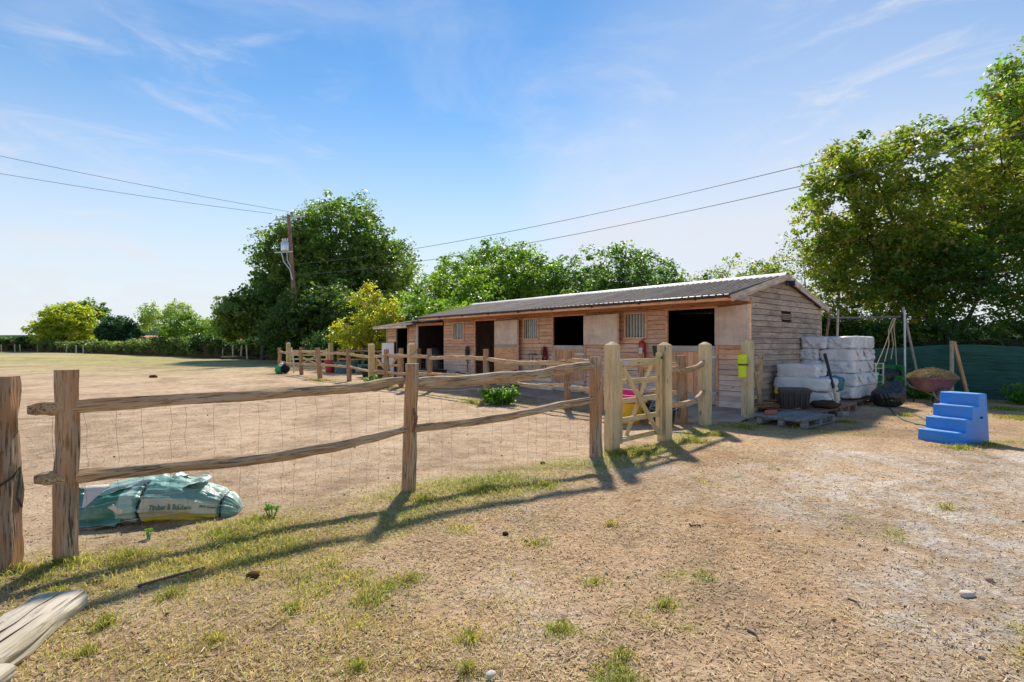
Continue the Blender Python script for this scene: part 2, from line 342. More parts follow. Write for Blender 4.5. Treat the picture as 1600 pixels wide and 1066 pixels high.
def boxvf(x0, x1, y0, y1, z0, z1):
    V = [(x, y, z) for z in (z0, z1) for x, y in ((x0, y0), (x1, y0), (x1, y1), (x0, y1))]
    return V, [(3, 2, 1, 0), (4, 5, 6, 7), (0, 1, 5, 4), (1, 2, 6, 5), (2, 3, 7, 6), (3, 0, 4, 7)]
def bevbox(x0, x1, y0, y1, z0, z1, b):
    """box with chamfered edges"""
    V = []; F = []; xs, ys, zs = (x0, x1), (y0, y1), (z0, z1); idx = {}
    for i in (0, 1):
        for j in (0, 1):
            for k in (0, 1):
                sx, sy, sz = (1 if i == 0 else -1), (1 if j == 0 else -1), (1 if k == 0 else -1)
                for a, p in (('x', (xs[i], ys[j]+sy*b, zs[k]+sz*b)), ('y', (xs[i]+sx*b, ys[j], zs[k]+sz*b)), ('z', (xs[i]+sx*b, ys[j]+sy*b, zs[k]))):
                    idx[(i, j, k, a)] = len(V); V.append(p)
    q = lambda *t: F.append(tuple(idx[u] for u in t))
    for i in (0, 1): q(*[(i, j, k, 'x') for j, k in ((0, 0), (1, 0), (1, 1), (0, 1))][::1 if i else -1])
    for j in (0, 1): q(*[(i, j, k, 'y') for i, k in ((0, 0), (0, 1), (1, 1), (1, 0))][::1 if j else -1])
    for k in (0, 1): q(*[(i, j, k, 'z') for i, j in ((0, 0), (1, 0), (1, 1), (0, 1))][::1 if k else -1])
    for j in (0, 1):
        for k in (0, 1): q((0, j, k, 'y'), (1, j, k, 'y'), (1, j, k, 'z'), (0, j, k, 'z'))
    for i in (0, 1):
        for k in (0, 1): q((i, 0, k, 'x'), (i, 1, k, 'x'), (i, 1, k, 'z'), (i, 0, k, 'z'))
    for i in (0, 1):
        for j in (0, 1): q((i, j, 0, 'x'), (i, j, 1, 'x'), (i, j, 1, 'y'), (i, j, 0, 'y'))
    for i in (0, 1):
        for j in (0, 1):
            for k in (0, 1): q((i, j, k, 'x'), (i, j, k, 'y'), (i, j, k, 'z'))
    return V, F
def fixn(me):
    import bmesh
    bm = bmesh.new(); bm.from_mesh(me); bmesh.ops.recalc_face_normals(bm, faces=bm.faces); bm.to_mesh(me); bm.free()
def bar(name, p0, p1, w, h, mat, parent=None, up=(0, 0, 1), bev=0.0, color=None, off=(0, 0)):
    """rectangular timber from p0 to p1; w across, h along 'up'"""
    m, L = frame(p0, p1, up); oy, oz = off
    V, F = bevbox(0, L, -w/2+oy, w/2+oy, -h/2+oz, h/2+oz, bev) if bev else boxvf(0, L, -w/2+oy, w/2+oy, -h/2+oz, h/2+oz)
    me = mesh_of(name, V, F)
    if bev: fixn(me)
    return link(name, me, mat, parent, m, color)
def box(name, lo, hi, mat, parent=None, bev=0.0, color=None):
    V, F = bevbox(lo[0], hi[0], lo[1], hi[1], lo[2], hi[2], bev) if bev else boxvf(lo[0], hi[0], lo[1], hi[1], lo[2], hi[2])
    c = Vector((lo[0], lo[1], lo[2])); V = [tuple(Vector(v)-c) for v in V]; me = mesh_of(name, V, F)
    if bev: fixn(me)
    return link(name, me, mat, parent, Matrix.Translation(c), color)
def tubevf(pts, r, n=6, caps=True):
    V = []; F = []; pts = [Vector(p) for p in pts]; rr = r if isinstance(r, (list, tuple)) else [r]*len(pts); up = Vector((.13, .21, .97))
    for i, p in enumerate(pts):
        t = (pts[min(i+1, len(pts)-1)]-pts[max(i-1, 0)]).normalized(); a = t.cross(up)
        if a.length < .1: a = t.cross(Vector((1, 0, 0)))
        a.normalize(); c = t.cross(a)
        for k in range(n):
            th = 2*math.pi*k/n; V.append(p+(a*math.cos(th)+c*math.sin(th))*rr[i])
    for i in range(len(pts)-1):
        for k in range(n):
            F.append((i*n+k, i*n+(k+1) % n, (i+1)*n+(k+1) % n, (i+1)*n+k))
    if caps: F.append(tuple(range(n))[::-1]); F.append(tuple((len(pts)-1)*n+k for k in range(n)))
    return V, F
def join(*vfs):
    V = []; F = []
    for v, f in vfs: o = len(V); V += list(v); F += [tuple(i+o for i in q) for q in f]
    return V, F
def tube(name, pts, r, mat, parent=None, n=8, color=None):
    p0 = Vector(pts[0]); V, F = tubevf([Vector(p)-p0 for p in pts], r, n); return link(name, mesh_of(name, V, F, True, 50), mat, parent, Matrix.Translation(p0), color)
def cleft(name, pts, w, h, mat, parent=None, seed=0, ns=11, amp=.13, seg=.07, color=None, taper=1.0, ends=1.0, up=(0, 0, 1), power=3.2):
    """split-timber piece: irregular section swept along a bent path (first to last point is local X)"""
    pts = [Vector(p) for p in pts]; m, L = frame(pts[0], pts[-1], up); mi = m.inverted(); P = [mi @ p for p in pts]
    n = max(4, int(L/seg)); ts = np.linspace(0, 1, n+1); xs = np.interp(ts, np.linspace(0, 1, len(P)), [p.x for p in P])
    def cat(a):   # smooth interpolation through the given points
        q = np.linspace(0, 1, len(P)); y = np.interp(ts, q, a)
        for _ in range(max(1, n//8)):
            y2 = y.copy(); y2[1:-1] = (y[:-2]+y[1:-1]*2+y[2:])/4; y = y2
        return y
    ys, zs = cat([p.y for p in P]), cat([p.z for p in P]); V = []; F = []
    sx = ts*L; wob = .012*fbm(sx*2.3, seed*7.7, 0, seed, 3); wob2 = .014*fbm(sx*2.0, seed*3.1, 5, seed+5, 3)
    for i in range(n+1):
        tp = 1+(taper-1)*ts[i]; e = 1-(1-ends)*max(0, abs(2*ts[i]-1)-.86)/.14
        for k in range(ns):
            th = 2*math.pi*(k+.5)/ns; c, s = math.cos(th), math.sin(th)
            rr = (abs(c)**power+abs(s)**power)**(-1/power)
            rr *= 1+amp*1.25*float(vn(k*1.7, sx[i]*2.2, seed*1.3, seed))+amp*.75*float(vn(k*3.3, sx[i]*9, seed, seed+9))-amp*.9*max(0, float(vn(k*5.1, sx[i]*1.1, seed, seed+19))-.35)*2
            V.append((xs[i], ys[i]+wob[i]*1.2+c*rr*w/2*tp*e, zs[i]+wob2[i]+s*rr*h/2*tp*e))
    for i in range(n):
        for k in range(ns): F.append((i*ns+k, (i+1)*ns+k, (i+1)*ns+(k+1) % ns, i*ns+(k+1) % ns))
    F.append(tuple(range(ns))); F.append(tuple(n*ns+k for k in range(ns))[::-1])
    F = [f[::-1] for f in F]
    me = mesh_of(name, V, F, True, 20); return link(name, me, mat, parent, m, color)
def npmesh(name, V, tris=None, quads=None, col=None, mat=None, parent=None, smooth=False, mw=None):
    me = bpy.data.meshes.new(name); V = np.asarray(V, np.float32); me.vertices.add(len(V)); me.vertices.foreach_set('co', V.ravel())
    fs = quads if quads is not None else tris; k = fs.shape[1]; fs = np.ascontiguousarray(fs, np.int32)
    me.loops.add(fs.size); me.loops.foreach_set('vertex_index', fs.ravel()); me.polygons.add(len(fs))
    me.polygons.foreach_set('loop_start', np.arange(0, fs.size, k, dtype=np.int32)); me.polygons.foreach_set('loop_total', np.full(len(fs), k, np.int32)) if False else None
    me.update(calc_edges=True); me.validate()
    if smooth: me.polygons.foreach_set('use_smooth', np.ones(len(fs), bool))
    if col is not None:
        a = me.color_attributes.new('Col' if name != 'ground' else 'Mask', 'FLOAT_COLOR', 'POINT'); c4 = np.ones((len(V), 4), np.float32); c4[:, :3] = col; a.data.foreach_set('color', c4.ravel())
    return link(name, me, mat, parent, mw)
def lathe(name, prof, mat, parent=None, at=(0, 0, 0), n=20, sharp=40, color=None):
    V = []; F = []
    for r, z in prof:
        for k in range(n): V.append((r*math.cos(2*math.pi*k/n), r*math.sin(2*math.pi*k/n), z))
    for i in range(len(prof)-1):
        for k in range(n): F.append((i*n+k, i*n+(k+1) % n, (i+1)*n+(k+1) % n, (i+1)*n+k))
    F.append(tuple(range(n))[::-1]); F.append(tuple((len(prof)-1)*n+k for k in range(n)))
    return link(name, mesh_of(name, V, F, True, sharp), mat, parent, Matrix.Translation(Vector(at)), color)
def softbox(name, c, dims, mat, parent=None, seed=0, res=12, pw=5.0, amp=.04, rz=0, rx=0, ry=0, fn=None, sharp=None, col=None):
    """rounded, dented box (bales, sacks, bags)"""
    V = []; F = []; key = {}; n = res
    def vid(p):
        k = tuple(round(q, 5) for q in p)
        if k not in key: key[k] = len(V); V.append(p)
        return key[k]
    g = [-1+2*i/n for i in range(n+1)]
    for ax in range(3):
        for sg in (-1, 1):
            for i in range(n):
                for j in range(n):
                    q = []
                    for a, b_ in ((i, j), (i+1, j), (i+1, j+1), (i, j+1)):
                        p = [0, 0, 0]; p[ax] = sg; p[(ax+1) % 3] = g[a]; p[(ax+2) % 3] = g[b_]; q.append(vid(tuple(p)))
                    F.append(tuple(q if sg > 0 else q[::-1]))
    A = np.array(V); nr = (np.abs(A)**pw).sum(1)**(1/pw); A = A/nr[:, None]
    D = np.array(dims)/2; B = A*D; nd = A/np.linalg.norm(A, axis=1)[:, None]; md = min(dims)
    dsp = amp*md*(1.4*fbm(B[:, 0]*5, B[:, 1]*5, B[:, 2]*5, seed, 3)+.9*np.abs(fbm(B[:, 0]*13, B[:, 1]*13, B[:, 2]*13, seed+3, 2)))
    B = B+nd*dsp[:, None]
    if fn: B = fn(B, D)
    me = mesh_of(name, B.tolist(), F, True, sharp)
    if col is not None:
        a = me.color_attributes.new('Col', 'FLOAT_COLOR', 'POINT'); cc = np.ones((len(B), 4), np.float32); cc[:, :3] = col(B, D) if callable(col) else col; a.data.foreach_set('color', cc.ravel())
    mw = Matrix.Translation(Vector(c)) @ Matrix.Rotation(rz, 4, 'Z') @ Matrix.Rotation(rx, 4, 'X') @ Matrix.Rotation(ry, 4, 'Y')
    return link(name, me, mat, parent, mw)

# ------------------------------------------------------------------ ground (structure)
def build_ground():
    nu, nv = 520, 600; u = np.linspace(-1, 1, nu); bu = 5.6; x = np.sinh(bu*u)/math.sinh(bu)*420
    v0 = -.55; v = np.linspace(v0, 1, nv); bv = 5.6; y = 3.0+np.sinh(bv*v)/math.sinh(bv)*700
    X, Y = np.meshgrid(x, y); X = X.ravel(); Y = Y.ravel(); Z = gh(X, Y)
    i = np.arange(nv-1)[:, None]*nu+np.arange(nu-1)[None, :]; i = i.ravel(); Q = np.stack([i, i+1, i+1+nu, i+nu], 1)
    g = grass_w(X, Y); d = dline(X, Y, FENCE)
    yard = np.clip(d/.5+.3, 0, 1)*np.clip((40-np.hypot(X, Y))/10, 0, 1)
    pal = np.clip(.1+1.5*fbm(X*.8, Y*.8, 0, 44, 4)+np.clip((X-1.2)/2.2, -.6, .75)*np.clip((6.4-Y)/2, -1, 1)+.8*gauss(Y, 6.2, .8)*(X > 4)+sum(a*np.exp(-((X-G(px, py)[0])/w)**2-((Y-G(px, py)[1])/w/.7)**2) for px, py, w, a in ((1315, 778, .35, 1.6), (1395, 788, .3, 1.4), (1275, 800, .3, 1.2), (1180, 735, .5, 1.0), (1520, 735, .9, 1.2), (1450, 960, .35, 1.0), (1590, 850, .5, 1.2), (1120, 730, .4, .8)))*np.clip(.8+1.5*fbm(X*3, Y*3, 0, 47, 3), 0, 1), 0, 1)*yard
    npmesh('ground', np.stack([X, Y, Z], 1), quads=Q, col=np.stack([g, pal, yard], 1), mat='ground', smooth=True)['kind'] = 'structure'
build_ground()

# concrete apron in front of the stable and far wooded hills
P0 = Vector((4.91, 10.56, 0)); DS = Vector((-.6515, .7586, 0)); DE = Vector((.7586, .6515, 0)); BROT = math.atan2(-.7586, .6515)
def B2W(s, t, h=0): return P0+DS*s+DE*t+Vector((0, 0, h))
def build_apron():
    ns, nt = 120, 14; V = []; F = []
    for i in range(ns+1):
        s = -.55+i*(15.0+.55)/ns; edge = -1.45-.12*float(fbm(s*.9, 0, 0, 8, 3))-.25*(s < .4)*(s > -1)
        for j in range(nt+1):
            t = .02+(edge-.02)*j/nt; p = B2W(s, t); V.append((p.x, p.y, .048-.05*(j/nt)**6+.003*float(vn(s*3, t*3))))
    for i in range(ns):
        for j in range(nt): a = i*(nt+1)+j; F.append((a, a+nt+1, a+nt+2, a+1))
    o = link('concrete_apron', mesh_of('concrete_apron', V, F, True), 'concrete'); fixn(o.data); o['kind'] = 'structure'
build_apron()
def hills():
    x = np.linspace(-420, 500, 140); V = []; F = []
    for r, (yy, base) in enumerate(((255, 0), (285, .75), (330, 1.0), (420, .9))):
        for a in x: V.append((a, yy, -1.5+(float(9+4.0*fbm(a*.011, 3, 0, 12, 3)+(5 if a > -230 else 0)+3.2*fbm(a*.05, yy*.02, 0, 4, 3)))*base))
    n = len(x)
    for r in range(3):
        for i in range(n-1): F.append((r*n+i, r*n+i+1, (r+1)*n+i+1, (r+1)*n+i))
    b = NB('far_woods'); v = b.coord('Object', rnd=False); c = b.ramp(b.noise(v, .22, 6, .7), [(.35, (.020, .045, .022)), (.6, (.06, .11, .05))])
    m = b.bsdf(c, .95, b.bump(b.noise(v, .3, 5, .7), 1.0, 3.0), spec=.05)
    o = link('hills', mesh_of('hills', V, F, True), m); o['kind'] = 'structure'
hills()

# ------------------------------------------------------------------ stable block   (local x = -s along the front, y = into the building, z up)
LEN, DEP, WH = 11.45, 3.9, 2.36
C = lambda s, t, h: (-s, t, h)
PINK = [(1, 1, 1), (.93, .90, .88), (1.08, 1.02, .98), (.88, .84, .82), (1.04, .96, .9)]
def lowgrey(z):   # boards near the ground are bleached paler
    k = max(0, min(1, (1.05-z)/.8)); return (1+.02*k, 1+.34*k, 1+.78*k)
def siding(parent, x0, x1, z0, z1, y, mat, pitch=.112, holes=(), sd=0, tint=True, hfun=None):
    """feather-edged boards, each an object; holes = (xa, xb, za, zb)"""
    rng = random.Random(sd); z = z0
    while z < z1-.02:
        zt = min(z+pitch, z1); cuts = [(x0, x1)]
        if hfun: cuts = [hfun(z, zt)]
        for a, b_, c, d in holes:
            if c < zt-.03 and d > z+.03:
                nc = []
                for p, q in cuts:
                    if b_ <= p or a >= q: nc.append((p, q)); continue
                    if a > p+.03: nc.append((p, a))
                    if b_ < q-.03: nc.append((b_, q))
                cuts = nc
        for p, q in cuts:
            if q-p < .05: continue
            L = q-p; jz = rng.uniform(-.003, .003); th = rng.uniform(.024, .029); n = max(1, int(L/.8)); V = []; F = []
            for i in range(n+1):
                xx = L*i/n; w = .0022*float(vn((p+xx)*2.2, z*9, 0, sd+3))+(rng.uniform(-.0015, .0015))
                V += [(xx, -th+w, jz), (xx, -.010+w, zt-z-.009+jz), (xx, 0.0, zt-z-.009+jz), (xx, 0.0, jz)]
            for i in range(n):
                for k in range(4): F.append((4*i+k, 4*i+(k+1) % 4, 4*i+4+(k+1) % 4, 4*i+4+k))
            F += [(0, 3, 2, 1), (4*n, 4*n+1, 4*n+2, 4*n+3)]
            me = mesh_of('siding_board', V, F); fixn(me)
            u = rng.random(); cc = rng.choice(PINK); g = lowgrey(z) if tint else (1, 1, 1); f = .90+.2*u
            link('siding_board', me, mat, parent, Matrix.Translation((p, y, z)), tuple(min(1.6, cc[i]*g[i]*f) for i in range(3)))
        z = zt
def corrugated(parent, s0, s1, ya, za, yb, zb, name='roof_sheet', pitch=.146, amp=.027, wsheet=1.022, over=.0, sd=0, mat='roof'):
    rng = random.Random(sd); s = s0
    slope = Vector((0, yb-ya, zb-za)); Ls = slope.length; k = 0
    while s < s1-.05:
        e = min(s+wsheet, s1); n = int((e-s+.05)/pitch*8); V = []; F = []; nl = 3
        nrm = Vector((0, -(zb-za), (yb-ya))).normalized() if yb > ya else Vector((0, (zb-za), -(yb-ya))).normalized()
        dj = rng.uniform(-.012, .012); lift = .003*(k % 2)
        cr = []
        for j in range(nl+1):
            base = Vector((0, ya, za))+slope*(j/nl) if j else Vector((0, ya, za))-slope.normalized()*(over+dj)
            for i in range(n+1):
                x = -(s+(e+.05-s)*i/n); w = amp*math.cos((s+(e+.05-s)*i/n)/pitch*2*math.pi)
                sag = .006*float(vn(s+i/n, j*2.0, 0, 4))
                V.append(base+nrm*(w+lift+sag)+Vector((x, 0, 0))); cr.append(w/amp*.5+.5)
        m = len(V); V += [v-nrm*.006 for v in V]; w_ = n+1
        for j in range(nl):
            for i in range(n):
                a = j*w_+i; F.append((a, a+1, a+1+w_, a+w_)); F.append((m+a, m+a+w_, m+a+1+w_, m+a+1))
        for i in range(n): F.append((i, m+i, m+i+1, i+1)); a = nl*w_+i; F.append((a, a+1, m+a+1, m+a))
        for j in range(nl): a = j*w_; F.append((a, a+w_, m+a+w_, m+a)); a += n; F.append((a, m+a, m+a+w_, a+w_))
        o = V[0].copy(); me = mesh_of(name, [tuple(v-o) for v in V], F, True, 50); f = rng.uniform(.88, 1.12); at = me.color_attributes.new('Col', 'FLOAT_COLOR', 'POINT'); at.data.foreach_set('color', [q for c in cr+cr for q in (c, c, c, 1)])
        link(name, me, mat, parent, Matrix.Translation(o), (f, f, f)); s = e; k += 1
def window_unit(parent, sa, sb, z0, z1, y=-.028, bars=6):
    xa, xb = -sa, -sb           # sa > sb, so xa < xb
    f = 'window_frame'; w = thing_part(parent, 'window', (xa, y, z0), xb-xa, z1-z0)
    box(f, (xa-.05, y-.022, z0-.05), (xa, y+.03, z1+.05), 'siding', w, .004, (1.1, 1, .9)); box(f, (xb, y-.022, z0-.05), (xb+.05, y+.03, z1+.05), 'siding', w, .004, (1.1, 1, .9))
    box(f, (xa, y-.024, z1), (xb, y+.028, z1+.05), 'siding', w, .004, (1.1, 1, .9)); box('window_sill', (xa-.06, y-.045, z0-.06), (xb+.06, y+.028, z0), 'siding', w, .006, (1.15, 1.05, .95))
    for i in range(bars):
        x = xa+(xb-xa)*(i+.75)/(bars+.5); tube('window_bar', [(x, y-.006, z0), (x, y-.006, z1)], .011, 'white', w, 8)
def thing_part(parent, name, at, w, h):
    """the glazing itself is the part; frame, sill and bars hang under it"""
    V, F = boxvf(.012, w-.012, 0, .006, .012, h-.012); return link(name, mesh_of(name, V, F), 'glass', parent, Matrix.Translation((at[0], at[1]+.035, at[2])))
st = thing('stable_building', 'long timber stable block with grey corrugated roof and open half doors', 'stable', tuple(P0), BROT)
D1, D2, D3 = (9.44, 8.35), (5.66, 4.48), (1.90, .73); W1, W2, W3 = (10.78, 10.15), (6.93, 6.33), (3.10, 2.53)
ZT, ZL = 2.17, 1.35
holes = [(-D1[0], -D1[1], 0, ZT), (-D2[0], -D2[1], 0, ZT), (-D3[0], -D3[1], 0, ZT)]+[(-a, -b_, 1.53, 2.16) for a, b_ in (W1, W2, W3)]
siding(st, -LEN, 0, .17, 2.22, 0, 'siding', holes=holes, sd=1)
box('header_board', (-LEN, -.034, 2.221), (0, 0, 2.40), 'redwood', st, .003)
for a, b_ in ((D1[0], LEN), (D2[0], D1[1]), (D3[0], D2[1]), (0, D3[1])): box('plinth_board', (-b_+(.0 if b_ == LEN else .004), -.03, .03), (-a-.004, .0, .168), 'siding', st, .003, (1.05, 1.5, 1.9))
# gable end facing right (local x = 0) : boards run along y
gb = lambda z: max(0.0, min(DEP, 0))
RY, RZ = 1.5, 2.93; SL = .237
def roofz(y): return RZ-.03-abs(y-RY)*SL
def gable_boards(parent, x, sd, mat='gable', front=1):
    rng = random.Random(sd); z = .05; pitch = .123
    while z < RZ-.12:
        zt = z+pitch; y0, y1 = (0.0, DEP)
        lo_ = y0 if zt < 2.27 else -1.02
        lb, lt = (RZ-.075-z)/SL, max(.02, (RZ-.075-zt)/SL)
        ya, yb = max(lo_, RY-lb), min(y1, RY+lb); yta, ytb = max(lo_, RY-lt), min(y1, RY+lt)
        segs = [(ya, yb)]
        if front and z < 2.06 and zt > 1.97: segs = [(ya, 1.50), (2.06, yb)]
        if front and zt > 2.0 and z < 1.96: segs = [(ya, 1.50), (2.06, yb)]
        for p, q in segs:
            L = q-p; n = max(1, int(L/.6)); V = []; F = []; s_ = 1 if front else -1
            for i in range(n+1):
                yy = L*i/n; w = .004*float(vn((p+yy)*1.6, z*7, 0, sd)); 
                y2 = min(max(p+yy, yta), ytb)-p
                V += [(s_*(.028+w), yy, .0), (s_*(.010+w), y2, pitch-.009), (0, y2, pitch-.009), (0, yy, .0)]
            for i in range(n):
                for k in range(4): F.append((4*i+k, 4*i+(k+1) % 4, 4*i+4+(k+1) % 4, 4*i+4+k))
            F += [(0, 3, 2, 1), (4*n, 4*n+1, 4*n+2, 4*n+3)]; me = mesh_of('gable_board', V, F); fixn(me)
            # turn so that local x runs along the board, for the grain
            rot = Matrix.Rotation(R(90), 4, 'Z'); me.transform(rot.inverted()); f = rng.uniform(.85, 1.15); g = .9 if z > 1.2 else 1.0
            link('gable_board', me, mat, parent, Matrix.Translation((x, p, z)) @ rot, (f*1.0, f*.98, f*.97))
        z = zt
gable_boards(st, 0.002, 5)
box('corner_post', (-.035, -.05, .03), (.034, -.002, 2.34), 'redwood', st, .004, (1.15, 1.1, 1.0))
box('corner_post', (-.02, DEP, .03), (.036, DEP+.045, 2.28), 'gable', st, .004)
box('canopy_cheek', (-.02, -.95, 2.262), (.0, -.052, 2.37), 'redwood', st, .003, (.7, .7, .7))
lv = box('gable_vent', (.004, 1.53, 1.955), (.02, 2.03, 2.075), 'rubber', st)
for k in range(4): bar('vent_slat', (.03, 1.51, 1.955+k*.036), (.03, 2.05, 1.955+k*.036), .03, .012, 'gable', lv, (.5, 0, 1))
# inner walls, floor and partitions : dark and closed
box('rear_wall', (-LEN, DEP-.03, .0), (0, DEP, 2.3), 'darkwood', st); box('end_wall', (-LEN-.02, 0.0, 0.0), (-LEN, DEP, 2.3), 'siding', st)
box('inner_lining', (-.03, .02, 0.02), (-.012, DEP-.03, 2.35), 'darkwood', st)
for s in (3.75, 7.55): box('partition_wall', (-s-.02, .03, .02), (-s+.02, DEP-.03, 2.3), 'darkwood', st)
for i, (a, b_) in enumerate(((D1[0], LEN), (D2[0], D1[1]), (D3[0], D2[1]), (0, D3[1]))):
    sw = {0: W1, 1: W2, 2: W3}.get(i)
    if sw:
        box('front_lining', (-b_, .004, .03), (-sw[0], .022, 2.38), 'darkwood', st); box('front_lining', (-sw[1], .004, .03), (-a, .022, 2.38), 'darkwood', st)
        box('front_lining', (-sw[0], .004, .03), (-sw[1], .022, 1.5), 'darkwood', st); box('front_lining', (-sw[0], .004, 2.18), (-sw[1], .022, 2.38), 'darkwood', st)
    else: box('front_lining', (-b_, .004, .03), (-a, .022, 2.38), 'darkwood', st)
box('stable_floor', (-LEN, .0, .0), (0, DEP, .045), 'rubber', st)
for k, s in enumerate((8.55, 5.1, 4.75)): bar('roof_post', (-s, 1.5, .05), (-s, 1.5, 2.3), .09, .09, 'palewood', st, (0, 1, 0), color=(.25, .22, .2))
# roof
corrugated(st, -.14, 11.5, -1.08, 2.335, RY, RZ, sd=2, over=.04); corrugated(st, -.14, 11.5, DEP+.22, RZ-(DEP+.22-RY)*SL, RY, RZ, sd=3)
s = -.16
while s < 11.55:
    e = min(s+1.02, 11.6); V = []; F = []; n = 6
    prof = [(-.16, -.16*.24-.008), (-.10, .012), (-.04, .042), (0, .05), (.04, .042), (.10, .012), (.16, -.16*.24-.008)]
    for xx in (0, -(e-s)-.02):
        for py_, pz_ in prof: V.append((xx, py_, pz_+(.004 if xx else 0)))
    for k in range(6): F.append((k, k+1, k+8, k+7))
    me = mesh_of('ridge_tile', V, F, True, 60); link('ridge_tile', me, 'ridge', st, Matrix.Translation((-s, RY, RZ+.012))); s = e
bar('fascia_board', (-11.5, -1.065, 2.285), (.13, -1.065, 2.285), .024, .11, 'redwood', st, bev=.003, color=(1.55, 1.75, 1.9))
tube('gutter', [(-11.5, -1.105, 2.318), (.10, -1.105, 2.318)], .034, 'gutter', st, 10)
for s in np.arange(.6, 11.4, 1.35): bar('gutter_bracket', (-s, -1.08, 2.30), (-s, -1.145, 2.30), .02, .07, 'gutter', st)
bar('eaves_purlin', (-11.45, -.55, 2.36), (.0, -.55, 2.36), .05, .09, 'redwood', st, color=(.7, .7, .7))
for s in np.arange(.35, 11.4, .92): bar('rafter', (-s, -1.04, 2.272), (-s, RY-.02, 2.272+(RY+1.02)*SL), .045, .08, 'redwood', st, color=(.8, .8, .8))
for y0_, y1_ in ((-1.10, RY+.01), (DEP+.22, RY-.01)):
    bar('verge_board', (.148, y0_, RZ-abs(y0_-RY)*SL-.045), (.148, y1_, RZ-.045), .024, .13, 'gable', st, (0, 0, 1), .003, (1.35, 1.38, 1.4))
# doors
def planks(parent, x0, x1, z0, z1, y, mat, n, name='door_plank', color=(1, 1, 1), sd=0):
    rng = random.Random(sd); w = (x1-x0)/n
    for i in range(n):
        f = rng.uniform(.82, 1.15); xa = x0+i*w+.003
        bar(name, (xa+w/2-.003, y, z0), (xa+w/2-.003, y, z1), .024, w-.006, mat, parent, (1, 0, 0), .003, tuple(c*f for c in color))
def hinge(parent, x, y, z, l, flip=1):
    bar('strap_hinge', (x, y, z), (x-flip*l, y, z), .006, .05, 'galv', parent, (0, 0, 1), .001); tube('hinge_pin', [(x, y-.012, z-.05), (x, y-.012, z+.05)], .014, 'galv', parent, 8)
def jamb(sa, sb, top=ZT):
    box('door_jamb', (-sa-.06, -.05, .05), (-sa, .004, top), 'redwood', st, .004, (1.5, 1.7, 1.9)); box('door_jamb', (-sb, -.05, .05), (-sb+.06, .004, top), 'redwood', st, .004, (1.5, 1.7, 1.9))
    box('door_lintel', (-sa-.06, -.052, top), (-sb+.06, .002, top+.05), 'redwood', st, .004, (1.4, 1.4, 1.5))
for D in (D1, D2, D3): jamb(*D)
for D, sd in ((D2, 31), (D3, 32)):
    xa, xb = -D[0]+.006, -D[1]-.006; F_ = box('lower_door', (xa, -.018, .07), (xb, -.002, ZL-.13), 'palewood', st, 0)
    F_['label'] = 'closed lower half door with orange planks and pale rails'
    planks(F_, xa+.10, xb-.10, .30, ZL-.13, -.032, 'siding', 7, color=(1.15, .92, .72), sd=sd)
    box('top_rail', (xa, -.062, ZL-.128), (xb, -.004, ZL), 'palewood', F_, .004); box('bottom_rail', (xa+.1, -.052, .07), (xb-.1, -.019, .295), 'palewood', F_, .004)
    box('door_stile', (xa, -.056, .07), (xa+.10, -.019, ZL-.132), 'palewood', F_, .004, (1.0, .9, .8)); box('door_stile', (xb-.10, -.056, .07), (xb, -.019, ZL-.132), 'palewood', F_, .004, (1.0, .9, .8))
    for z in (ZL-.24, .32): hinge(F_, xb+.04, -.064, z, .36)
    bar('door_bolt', (xa-.03, -.068, ZL-.26), (xa+.10, -.068, ZL-.26), .02, .03, 'galv', F_)
    box('kick_plate', (xa+.1, -.057, .06), (xb-.1, -.053, .11), 'galv', F_)
def leaf(hx, w, z0, z1, ang, label, two=False):
    """door leaf hinged at local x = hx on the wall face, swung open past 90 degrees; ang = gap from the wall"""
    m = Matrix.Translation((hx, -.06, 0)) @ Matrix.Rotation(-ang, 4, 'Z')
    V, F = bevbox(0, w, -.018, 0, z0, z1, .002); me = mesh_of('open_door', V, F); fixn(me)
    me.transform(Matrix.Rotation(R(90), 4, 'Y').inverted() if False else Matrix.Identity(4)); o = link('open_door', me, 'ply', st, m); o['label'] = label
    def sub(nm, x0, x1, y0, y1, a, b_, mat='siding', col=(1, .95, .85)):
        V, F = bevbox(x0, x1, y0, y1, a, b_, .003); me = mesh_of(nm, V, F); fixn(me); return link(nm, me, mat, o, m, col)
    sub('door_batten', 0.0, .09, .001, .028, z0, z1); sub('door_batten', w-.07, w+.012, .001, .05, z0-.01, z1, 'siding', (1.25, 1.2, 1.1)); sub('door_batten', .091, w-.091, .001, .026, z0, z0+.09); sub('door_batten', .091, w-.091, .001, .026, z1-.09, z1)
    for z in (z0+.1, z1-.1): sub('corner_bolt', w-.04, w-.025, -.024, -.019, z, z+.015, 'gutter', (1, 1, 1)); sub('corner_bolt', .03, .045, -.024, -.019, z, z+.015, 'gutter', (1, 1, 1))
    if two:
        sub('lower_panel', .004, w-.004, -.024, -.0185, z0, 1.28, 'siding', (1.1, .92, .72)); sub('middle_rail', .004, w-.004, -.028, -.0185, 1.282, 1.38, 'palewood', (.9, .85, .72))
    return o
leaf(-D1[1]+.01, 1.32, .12, 2.13, R(7), 'full height open door of weathered ply with orange lower panel', True)
leaf(-D2[1]+.01, 1.28, 1.37, 2.15, R(8), 'open upper door between the middle doorway and the barred window')
leaf(-D3[1]+.01, 1.13, 1.37, 2.17, R(30), 'open upper door beside the gable corner')
for sa, sb in (W1, W2, W3): window_unit(st, sa, sb, 1.56, 2.13)
fl = box('floodlight', (.16, 1.52, 2.70), (.30, 1.66, 2.80), 'rubber', st, .01); bar('light_bracket', (.15, 1.5, 2.72), (.22, 1.6, 2.74), .03, .03, 'gutter', fl); box('light_glass', (.301, 1.53, 2.71), (.306, 1.65, 2.79), 'white', fl)
